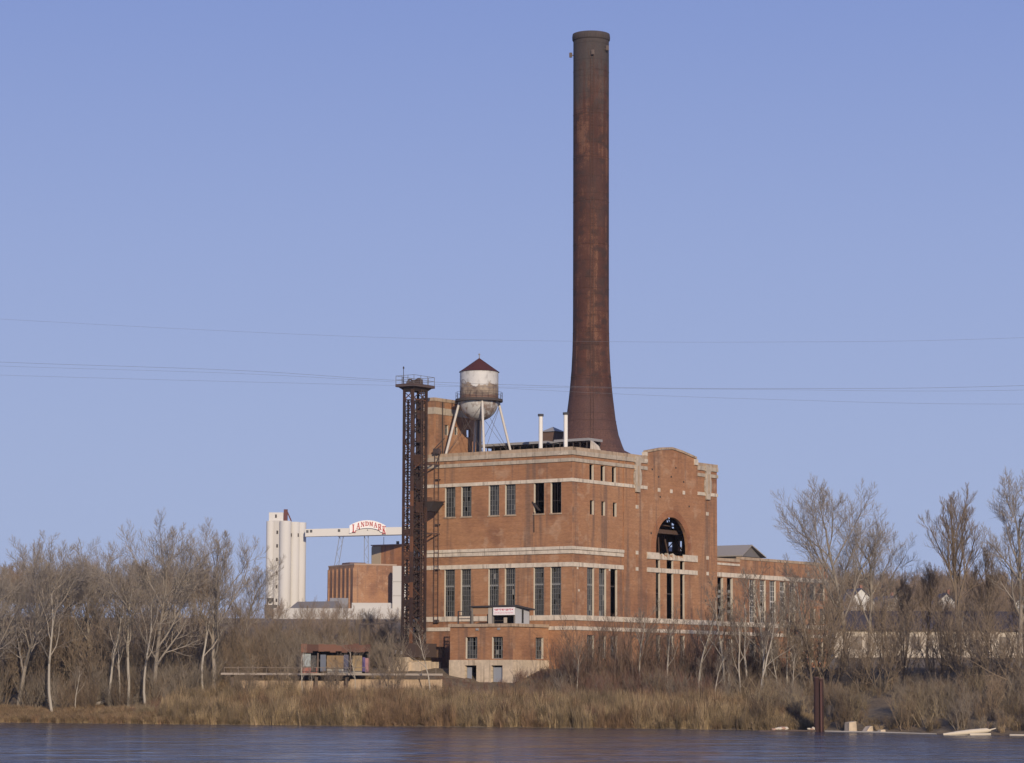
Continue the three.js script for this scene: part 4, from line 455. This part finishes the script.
const TREES = [['s',-65.4,-352,21.7],['s',-62.4,-356,23.6],['s',-61.4,-368,24.9],['s',-54.9,-366,23.5],['s',-52.4,-372,24.5],['s',-44.5,-351,26.4],['s',-45.5,-384,23.8],['s',-37.6,-355,26.3],['s',-37.2,-392,23.2],['s',-73.6,-380,24.8],['s',-67,-372,22.2],['s',-59,-374,22.8],['s',-51.2,-380,23.6],['u',-43.4,-386,22.1],['p',-56.4,-347,20],['p',-49.8,-349,18.3],['p',-47.6,-350,20.2],['p',-48.9,-351,15.2],['p',-44.7,-346,18.2],['p',-38.5,-352,19.1],['p',-53.9,-348,7.7],['m',-62.4,-362,15.5],['m',-55.1,-362,16.8],['m',-52.5,-358,15.4],['m',-48.5,-366,17.6],['m',-44.3,-366,17],['m',-42.6,-372,15.9],['m',-37.6,-372,16.6],['m',-34.7,-384,16.3],['m',-33,-392,16],['m',-30.4,-396,15.3],['m',-28.3,-398,16.2],['m',-25.5,-394,14.9],['m',-22.9,-398,16.8],['m',-20,-392,15.5],['m',-17.4,-396,15],['m',-65,-360,14.2],['m',-59,-366,17.6],['m',-22,-372,12.3],['m',-28.1,-374,12],['m',-32,-372,12.6],['m',-32,-342,8.5],['m',-27.5,-343,9],['m',-21.6,-343,8.8],['m',-14.6,-344,10.2],['s',40.5,-338,31.6],['s',58.8,-326,31],['s',44.1,-345,27.1],['s',37.1,-352,21.2],['u',52.8,-330,28.9],['u',52.1,-352,20.7],['u',58.5,-345,22.8],['u',48.7,-346,18.5],['p',8.1,-340,10.3],['p',10.9,-343,8.5],['p',23.8,-326,10.1],['p',25.3,-327,9],['p',26.7,-325,14.7],['p',28.7,-324,15.8],['p',29.3,-325,14.7],['p',30.9,-326,11.3],['p',22.2,-330,8.4],['p',32.4,-326,10.1],['p',54.6,-308,9.9],['p',51,-318,14.6],['p',46.4,-330,13.8],['p',-10,-346,13],['p',22.4,-333,16.4],['p',25.2,-332,18.2],['p',28,-331,18.9],['p',30.5,-330,19.6],['p',18.9,-337,15.1],['p',15.6,-340,15.4],['p',32.7,-331,18.2],['p',35,-330,20.6],['p',-25.5,-344,10.5],['p',-19.1,-345,10.2],['p',-24.4,-345,8.4],['p',-21,-345,8.4],['r',6.3,-346,12.1],['r',7.9,-343,12.8],['r',9.6,-342,15.2],['r',11.2,-343,14],['r',12.5,-341,13.2],['r',14.7,-341,15.9],['r',16.3,-341,13.9],['r',18.1,-340,13.4],['r',20.7,-339,14.6],['r',22.5,-338,12.7],['r',24.1,-336,14.3],['r',26.7,-334,14.5],['m',28.6,-333,16.1],['m',32.6,-332,15.4],['m',35.5,-330,17.2],['m',37.3,-328,16],['m',36.8,-336,19.9],['m',40.5,-325,13.6],['m',42.4,-322,14.7],['m',45.3,-324,15.9],['m',48.4,-316,15.7],['m',50.9,-312,16.9],['m',53.4,-306,15.3],['m',55.3,-303,16.3],['m',46.5,-345,18.8],['m',54.2,-350,18.3],['m',57.6,-345,19.8],['m',61.2,-330,19.7]];
const GROUP = { s: 'bare broad trees of the riverside groves', u: 'bare upright trees of the riverside groves', p: 'slim pale trunked trees near the water', m: 'bare many stemmed thicket trees', r: 'reddish shrubs below the side of the plant' };
const OWN = {'s 40.5 -338': 'largest spreading bare tree, standing over the far end of the brick wing',
's 44.1 -345': 'spreading bare tree just behind the largest one past the brick wing',
's 37.1 -352': 'bare tree close against the far end of the brick wing',
's 58.8 -326': 'tall open crowned bare tree above the thick driftwood log, past the narrow brown tree',
'u 52.8 -330': 'tall narrow bare brown tree with a dense upright head, above the driftwood logs',
'u 52.1 -352': 'short narrow bare tree behind the tall narrow brown tree',
'u 58.5 -345': 'narrow bare tree behind the open crowned tall tree above the driftwood',
'u 48.7 -346': 'low narrow bare tree between the largest spreading tree and the narrow brown tree',
's -37.6 -355': 'full crowned bare grey tree at the end of the grove next to the dock',
's -44.5 -351': 'tallest bare grey tree of the grove, rising behind the leaning pale trunks',
'p -56.4 -347': 'slim white trunked forked tree standing alone at the water edge of the grove',
'p 31.3 -325': 'paler of the paired slim trunks in the reeds below the wing'
};
scene.fog = new THREE.FogExp2(0xcfd8ee, 0.00005);
const trR = rng(777), seen = { s: 0, u: 0, p: 0, m: 0, r: 0 };
for (const [k, x, z, top] of TREES) {
  const v = KIND[k][seen[k]++ % KIND[k].length], y = ground(x, z), sc = (top - y) / v.h, left = x < -8;
  let label = { s: 'broad bare grey tree in the grove beside the dock', u: 'tall narrow bare brown tree in the grove beside the dock', p: 'slim bare tree with a pale trunk at the edge of the grove beside the dock', m: 'bushy many stemmed bare tree in the thicket around the dock' }[k], grp = GROUP[k] + ', dock side';
  const own = OWN[k + ' ' + x + ' ' + z]; if (!left) { label = { s: 'large spreading bare tree on the bank past the wing of the plant', u: 'tall narrow bare brown tree on the bank past the wing of the plant', p: 'slim bare tree with a pale trunk among the reeds below the plant', m: 'bushy many stemmed bare tree in the thicket past the plant', r: 'reddish brown many stemmed bare shrub below the arched side of the plant' }[k]; grp = GROUP[k] + ', plant side'; }
  if (own) { label = own; grp = undefined; }
  const t = thing(k === 'r' ? 'tall_shrub' : k === 'm' ? 'thicket_tree' : k === 'p' ? 'pale_trunk_tree' : k === 'u' ? 'upright_tree' : 'broad_tree', label, k === 'r' ? 'shrub' : 'tree', [x, y, z], trR() * 6.283, grp);
  t.scale.set(sc * (.92 + trR() * .16), sc, sc * (.92 + trR() * .16)); part('trunk', v.tg, barkPale, t); part('crown', v.cg, twigM, t);
}
// ---------- brush, far woods, reeds: nobody could count them ----------
const inPlant = (x, z, m) => { const dx = x - ORIGIN[0], dz = z - ORIGIN[2], X = dx * CT - dz * ST, Z = dx * ST + dz * CT; return (X > -26 - m && X < .6 + m && Z < m && Z > -73) || (X > -14.5 - m && X < -3 + m && Z > -1 && Z < 8.5 + m) || (X > -25 && X < -19 && Z > 1 && Z < 8); };
const onDock = (x, z, m) => x > -37 - m && x < -8 + m && z > -355 - m && z < -347.5 + m;
const bushes = [1, 2, 3].map(k => { const r = rng(600 + k), b = new MB(); for (let s = 0; s < 16; s++) { const a = r() * 6.283, o = .15 + r() * .5, L = 1.6 + r() * 1.6, p = V((r() - .5) * .9, -.2, (r() - .5) * .9), d = V(Math.cos(a) * o, 1, Math.sin(a) * o).normalize(), g = .75 + r() * .5; b.col = [g, g, g]; const pts = [p.clone()], n = 4; for (let q = 0; q < n; q++) { d.x += (r() - .5) * .4; d.z += (r() - .5) * .4; d.normalize(); p.addScaledVector(d, L / n); pts.push(p.clone()); } b.tube(pts, [.026, .022, .017, .012, .005], 3); for (let q = 0; q < 6; q++) { const t = 1 + r() * 2.9, i = Math.floor(t), c = pts[i].clone().lerp(pts[i + 1], t - i), e = c.clone().add(V((r() - .5) * 1.1, .35 + r() * .7, (r() - .5) * 1.1)); b.tube([c, c.clone().lerp(e, .5).add(V((r() - .5) * .15, .05, (r() - .5) * .15)), e], [.012, .009, .003], 3); for (let w = 0; w < 3; w++) { const f = c.clone().lerp(e, .3 + r() * .6); b.tube([f, f.clone().add(V((r() - .5) * .6, .15 + r() * .45, (r() - .5) * .6))], [.007, .003], 3); } } } return b.geo(); });
{
  const r = rng(88), mats = [[], [], []], cols = [[], [], []], q = new THREE.Quaternion(), up = V(0, 1, 0);
  const add = (x, z, h, w, c) => { const k = Math.floor(r() * 3); q.setFromAxisAngle(up, r() * 6.283); const s = h / 2.9; mats[k].push(new THREE.Matrix4().compose(V(x, ground(x, z), z), q, V(w * s, s, w * s))); const g = .75 + r() * .5; cols[k].push(new THREE.Color().setRGB(c[0] * g, c[1] * g, c[2] * g)); };
  const brown = [.215, .155, .10], grey = [.245, .20, .148], red = [.21, .12, .085], straw = [.30, .235, .145], nB = fbm(16, 16, 3, 660);
  for (let k = 0; k < 950; k++) { const x = -78 + r() * 72, s = 7 + r() * 66, z = -(shore(x) + s); if (inPlant(x, z, .5) || onDock(x, z, 1) || (x > -38 && z > -349) || (x > -19 && z > -366)) continue; add(x, z, 1.4 + Math.pow(r(), 1.6) * 4.2, 1, r() < .6 ? grey : brown); }
  for (let k = 0; k < 420; k++) { const x = -46 + r() * 40, s = 4 + r() * 14, z = -(shore(x) + s); if ((x > -17 && r() < .5) || inPlant(x, z, .3) || onDock(x, z, .6)) continue; add(x, z, .9 + r() * 1.0, 1, r() < .4 ? red : straw); }
  for (let k = 0; k < 150; k++) { const x = -11 + r() * 13, s = 14 + r() * 20, z = -(shore(x) + s); if (inPlant(x, z, .2)) continue; add(x, z, .5 + r() * .7, .9, r() < .7 ? red : brown); }
  for (let k = 0; k < 170; k++) { const x = -36 + r() * 68, s = 2 + r() * 11, z = -(shore(x) + s); add(x, z, 1.0 + r() * 1.5, .55, r() < .5 ? red : straw); }
  for (let k = 0; k < 560; k++) { const x = -9 + r() * 42, s = 14 + r() * 27, z = -(shore(x) + s); if (inPlant(x, z, .8)) continue; const nearAnnex = x < 6; if (x < 1 && s > 17) continue; add(x, z, (nearAnnex ? .9 : 1.1) + Math.pow(r(), 2) * (nearAnnex ? 1.6 : 3.2), 1, r() < .35 ? red : r() < .6 ? brown : grey); }
  for (let k = 0; k < 950; k++) { const x = 27 + r() * 59, s = 1.5 + Math.pow(r(), 1.3) * 42, z = -(shore(x) + s); if (inPlant(x, z, .8)) continue; if (nB(x / 40, s / 40) < .46) continue; add(x, z, 1.0 + Math.pow(r(), 1.8) * (s < 22 ? 3.4 : 1.6), 1, r() < .3 ? grey : r() < .75 ? brown : straw); }
  bushes.forEach((g, k) => stuff('bare_brush', g, twigM, mats[k], cols[k], 'tangled bare brown brush covering the river bank', 'brush'));
}
{ // far woods on the rising ground
  const r = rng(99), q = new THREE.Quaternion(), up = V(0, 1, 0), lists = { m: [[], []], u: [[], []] }, cl = { m: [[], []], u: [[], []] };
  const add = (k, x, z, h) => { const i = Math.floor(r() * 2), v = KIND[k][i], s = h / v.h; q.setFromAxisAngle(up, r() * 6.283); lists[k][i].push(new THREE.Matrix4().compose(V(x, ground(x, z), z), q, V(s * 1.15, s, s * 1.15))); const g = 1 + r() * .4; cl[k][i].push(new THREE.Color().setRGB(g, g * .99, g * 1.02)); };
  for (let k = 0; k < 180; k++) { const d = 395 + r() * 250, x = -d * .19 - 20 + r() * (d * .19 + 18 - d * .02); if (inPlant(x, -d, 3)) continue; add('m', x, -d, (d < 470 ? 4.2 : 3) + r() * 3.5); }
  for (let k = 0; k < 60; k++) { const d = 390 + r() * 90, x = -d * (.094 + r() * .12); add('m', x, -d, 5.5 + r() * 4); }
  for (let k = 0; k < 420; k++) { const d = 400 + r() * 560, x = d * (.10 + r() * .11); if (inPlant(x, -d, 3) || (Math.abs(d - 475) < 12 && x > 52 && x < 90) || (d < 466 && x > 48) || (d > 575 && d < 640 && r() < .7)) continue; add(r() < .7 ? 'm' : 'u', x, -d, (d < 640 ? 4.5 : 9) + r() * 5); }
  for (let k = 0; k < 60; k++) { const d = 540 + r() * 70, x = d * (.115 + r() * .085); add(r() < .5 ? 'm' : 'u', x, -d, 5 + r() * 4); }
  for (let k = 0; k < 260; k++) { const d = 680 + r() * 360, x = d * (.085 + r() * .13); add('u', x, -d, 10 + r() * 5); }
  for (let k = 0; k < 150; k++) { const d = 560 + r() * 330, x = -d * (.105 + r() * .11); add('u', x, -d, 9 + r() * 6); }
  for (const k of ['m', 'u']) for (const i of [0, 1]) stuff('far_woodland', KIND[k][i].cg, twigM, lists[k][i], cl[k][i], 'far bare woodland on the rising ground behind', 'woodland');
}
{ // dead reeds and grass along the waterline
  const clump = (seed, n, h) => { const r = rng(seed), b = new MB(); for (let k = 0; k < n; k++) { const a = r() * 6.283, o = r() * .34, l = .12 + r() * .28, H = h * (.55 + r() * .6), c = .75 + r() * .5; b.col = [c, c * (.95 + r() * .08), c * (.85 + r() * .2)]; const p = V(Math.cos(a) * o, -.15, Math.sin(a) * o), t = V(p.x + Math.cos(a + r()) * l * .4, H * .6, p.z + Math.sin(a + r()) * l * .4), e = V(t.x + Math.cos(a) * l, H, t.z + Math.sin(a) * l); b.tube([p, t, e], [.018, .014, .004], 3); } return b.geo(); };
  const gs = [clump(1, 26, 1.7), clump(2, 26, 1.6), clump(3, 30, 1.3)], mats = [[], [], []], cols = [[], [], []], r = rng(123), q = new THREE.Quaternion(), up = V(0, 1, 0), nR = fbm(24, 24, 3, 640);
  const add = (x, z, h, c) => { const k = Math.floor(r() * 3); q.setFromAxisAngle(up, r() * 6.283); const s = h / 1.6, w = .8 + r() * .5; mats[k].push(new THREE.Matrix4().compose(V(x, ground(x, z), z), q, V(w, s, w))); const g = .45 + r() * 1.05; cols[k].push(new THREE.Color().setRGB(c[0] * g, c[1] * g, c[2] * g)); };
  const tan = [.325, .238, .142], gold = [.365, .272, .165], rus = [.245, .160, .095], olive = [.235, .175, .108];
  for (let k = 0; k < 17000; k++) { const x = -42 + r() * 72, s = .3 + Math.pow(r(), .9) * 13, z = -(shore(x) + s); if (inPlant(x, z, .2)) continue; const n = nR(x / 90 + .5, s / 90), n2 = nR(x / 28, s / 28 + .3), pal = n < .42 ? rus : n < .52 ? tan : n < .6 ? gold : olive; if (n2 < .36 && r() < .75) continue; add(x, z, ((s < 2 ? .5 : .75) + Math.pow(r(), 2.2) * 1.9) * (.5 + n2) - (x > 24 ? .3 : 0), pal); }
  for (let k = 0; k < 5000; k++) { const x = -80 + r() * 46, s = .2 + r() * 9, z = -(shore(x) + s); add(x, z, .35 + r() * .6, r() < .5 ? rus : tan); }
  for (let k = 0; k < 3200; k++) { const x = 28 + r() * 45, s = .2 + r() * 6, z = -(shore(x) + s); if (r() < .96 && x > 33) continue; add(x, z, .5 + r() * .8, r() < .6 ? olive : tan); }
  for (let k = 0; k < 5000; k++) { const x = -38 + r() * 70, s = 11 + r() * 22, z = -(shore(x) + s); if (inPlant(x, z, .2) || onDock(x, z, .2) || (x > -11 && x < 1 && s > 15)) continue; add(x, z, .35 + Math.pow(r(), 2) * .9, r() < .5 ? rus : tan); }
  gs.forEach((g, k) => stuff('dead_reeds', g, twigM, mats[k], cols[k], 'dead straw coloured reeds and grass along the waterline', 'grass'));
}
// ---------- along the water ----------
{
  const t = thing('mooring_pile', 'cluster of dark red steel piles standing in the shallows', 'pile', [32.85, 0, -299.6], .5); for (const [x, z, h] of [[-.33, 0, 5.72], [.30, -.1, 5.55], [0, -.42, 5.4]]) { const b = new MB(); b.col = [.042, .019, .017]; b.tube([V(x, -2, z), V(x, h, z)], [.29, .29], 12); part('pile', b, rustV, t); const c = new THREE.CylinderGeometry(.3, .3, .08, 12); c.translate(x, h + .04, z); part('pile_top', c, M(.12, .07, .06), t); } const rd = new MB(); rd.col = [.14, .07, .06]; rd.bar(V(.02, -.5, .28), V(.02, 5.3, .28), .1); part('rub_strip', rd, rustV, t);
  const logM = M(.60, .52, .40), logD = M(.10, .07, .055), wood = rng(60);
  const lg = (name, label, pts, rad, mat, extra) => { const t = thing(name, label, 'log', pts[0]); const P = pts.map(p => V(p[0] - pts[0][0], p[1] - pts[0][1], p[2] - pts[0][2])); const b = new MB(); b.tube(P, rad, 9, false); part('stem', b, mat, t); if (extra) extra(t); return t; };
  lg('driftwood_log', 'thick pale driftwood log lying in the water with a dark broken stub', [[43.2, .05, -281.2], [44.6, .16, -281.2], [46.0, .30, -281.3], [47.6, .45, -281.4], [48.0, .46, -281.4]], [.10, .22, .27, .25, .08], logM, t => { const b = new MB(); b.bar(V(4.55, .3, -.2), V(4.5, 1.25, -.2), .16); part('stub', b, logD, t); const c = new MB(); c.tube([V(2.6, -.02, .3), V(4.7, .05, .35)], [.14, .1], 8); part('side_limb', c, logM, t); const d = new MB(); d.tube([V(4.6, .42, -.2), V(5.3, .62, -.2)], [.1, .05], 7); part('root_end', d, logM, t); });
  lg('driftwood_log', 'long thin pale log floating along the shore toward the pile', [[33.4, .04, -299], [38.0, .06, -292], [42.8, .05, -283]], [.07, .09, .06], logM);
  lg('driftwood_log', 'thin pale log floating beyond the thick driftwood log', [[49.3, .05, -278], [52.5, .07, -276], [56, .05, -274]], [.10, .09, .06], logM);
  lg('driftwood_log', 'low dark log with pale rubble on it beside the mooring pile', [[26.3, .03, -298], [30, .08, -298.6], [32.4, .06, -299]], [.09, .12, .08], logD, t => { for (let k = 0; k < 8; k++) { const g = new THREE.IcosahedronGeometry(.16 + wood() * .2, 0); g.scale(1.3, .7, 1); g.translate(1.6 + k * .32 + (k > 4 ? 2.2 : 0), .16 + wood() * .15, -.5 - k * .15); part('rubble_stone', g, k % 3 ? logM : M(.4, .25, .18), t); } });
  const blk = (x, z, w, h, label, skew) => { const y = ground(x, z) - .15, t = new MB(); t.hexa([V(-w / 2, 0, w / 2), V(w / 2, 0, w / 2), V(w / 2, 0, -w / 2), V(-w / 2, 0, -w / 2), V(-w / 2 + skew, h * .9, w / 2 - .06), V(w / 2 - .05, h, w / 2 - .1), V(w / 2 - .05, h, -w / 2), V(-w / 2 + skew, h * .9, -w / 2)]); const m = solo('concrete_block', t, concrete, label, 'rock'); m.position.set(x, y, z); m.rotation.y = .4; };
  blk(36.1, -(shore(36.1) + .25), 1.0, 1.2, 'squarish cream concrete block at the waterline by the brush', .08); blk(37.6, -(shore(37.6) + .25), 1.0, .75, 'slanted broken cream concrete block beside the squarish one', .6); blk(38.9, -(shore(38.9) + .2), .7, .4, 'small flat cream concrete lump at the waterline', .1); blk(-60.5, -(shore(-60.5) + 3), 1.1, .6, 'pale concrete lump under the grove by the water', .3); blk(-43.2, -(shore(-43.2) + 8), 1.2, .6, 'pale grey concrete lump among the grove trunks', .3);
  lg('driftwood_log', 'fallen grey tree stem lying on the leaf litter of the grove', [[-52, ground(-52, -352) + .5, -352], [-49, ground(-49, -354) + .9, -354], [-45, ground(-45, -355) + .5, -355]], [.25, .2, .1], M(.32, .28, .24), t => { const r = rng(44), b = new MB(); b.col = [1, 1, 1]; for (let k = 0; k < 26; k++) { const f = r() * 6, s = V(f, .3 + r() * .3, -f * .45); b.tube([s, s.clone().add(V((r() - .2) * 2.4, .3 + r() * 1.0, (r() - .5) * 1.6))], [.05, .015], 4); } part('branches', b, M(.30, .26, .22), t); });
}
{ // overhead lines from pole to pole
  const rows = [['upper phase wire, one of the pair drawn close together', [[-62.49, 43.78, -338.75], [-31.08, 41.73, -329.32], [-13.06, 40.07, -323.92], [10.04, 38.65, -316.99], [27.82, 37.98, -311.65], [55.89, 37.52, -303.23]], .014], ['lower wire of the pair, nearly level across the smokestack', [[-62.45, 42.18, -338.74], [-31.06, 40.42, -329.32], [-9.53, 39.32, -322.86], [10.04, 38.54, -316.99], [27.82, 37.87, -311.65], [55.89, 37.02, -303.23]], .010], ['sagging wire that falls below the others past the smokestack', [[-62.48, 43.29, -338.74], [-31.08, 41.37, -329.32], [-9.53, 39.56, -322.86], [10.04, 37.96, -316.99], [27.82, 36.79, -311.66], [55.86, 35.49, -303.24]], .010], ['topmost faint wire crossing the smokestack at mid height', [[-62.63, 49.08, -338.79], [-31.15, 46.39, -329.34], [-13.1, 45.07, -323.93], [5.49, 44.09, -318.35], [27.85, 43.23, -311.64], [55.97, 42.79, -303.21]], .009]];
  const wm = M(.2, .2, .22), ends = [];
  rows.forEach(([label, pts, rad], k) => { const a = pts[0], b = pts[1], z = pts[5], y = pts[4], sl = (a[1] - b[1]) / (b[0] - a[0]), sr = (z[1] - y[1]) / (z[0] - y[0]); const L = V(-150, a[1] + sl * 88 * 1.1, -365), R = V(150, z[1] + sr * 94 + 4.5, -275); ends.push([L, R]); const c = new THREE.CatmullRomCurve3([L, ...pts.map(p => V(...p)), R]); const P = c.getPoints(90), m = new MB(); m.tube(P, P.map(() => rad), 4); solo('power_line', m, wm, label, 'wire', 'overhead wires'); });
  for (const s of [0, 1]) { const x = s ? 150 : -150, z = s ? -275 : -365, y = ground(x, z), t = thing('power_pole', s ? 'steel power pole at the plant end of the wires' : 'steel power pole at the grove end of the wires', 'pole', [x, y - .5, z]), top = Math.max(...ends.map(e => e[s].y)) - y + 1.5; const b = new MB(); b.tube([V(.4, 0, 0), V(.4, top, 0)], [.6, .25], 12); part('shaft', b, slabGrey, t); for (const e of ends) { const h = e[s].y - y + .5; const a = new MB(); a.bar(V(.4, h, 0), V(-.06, h, 0), .12); part('insulator_arm', a, slabGrey, t); } }
}
renderer.render(scene, camera);
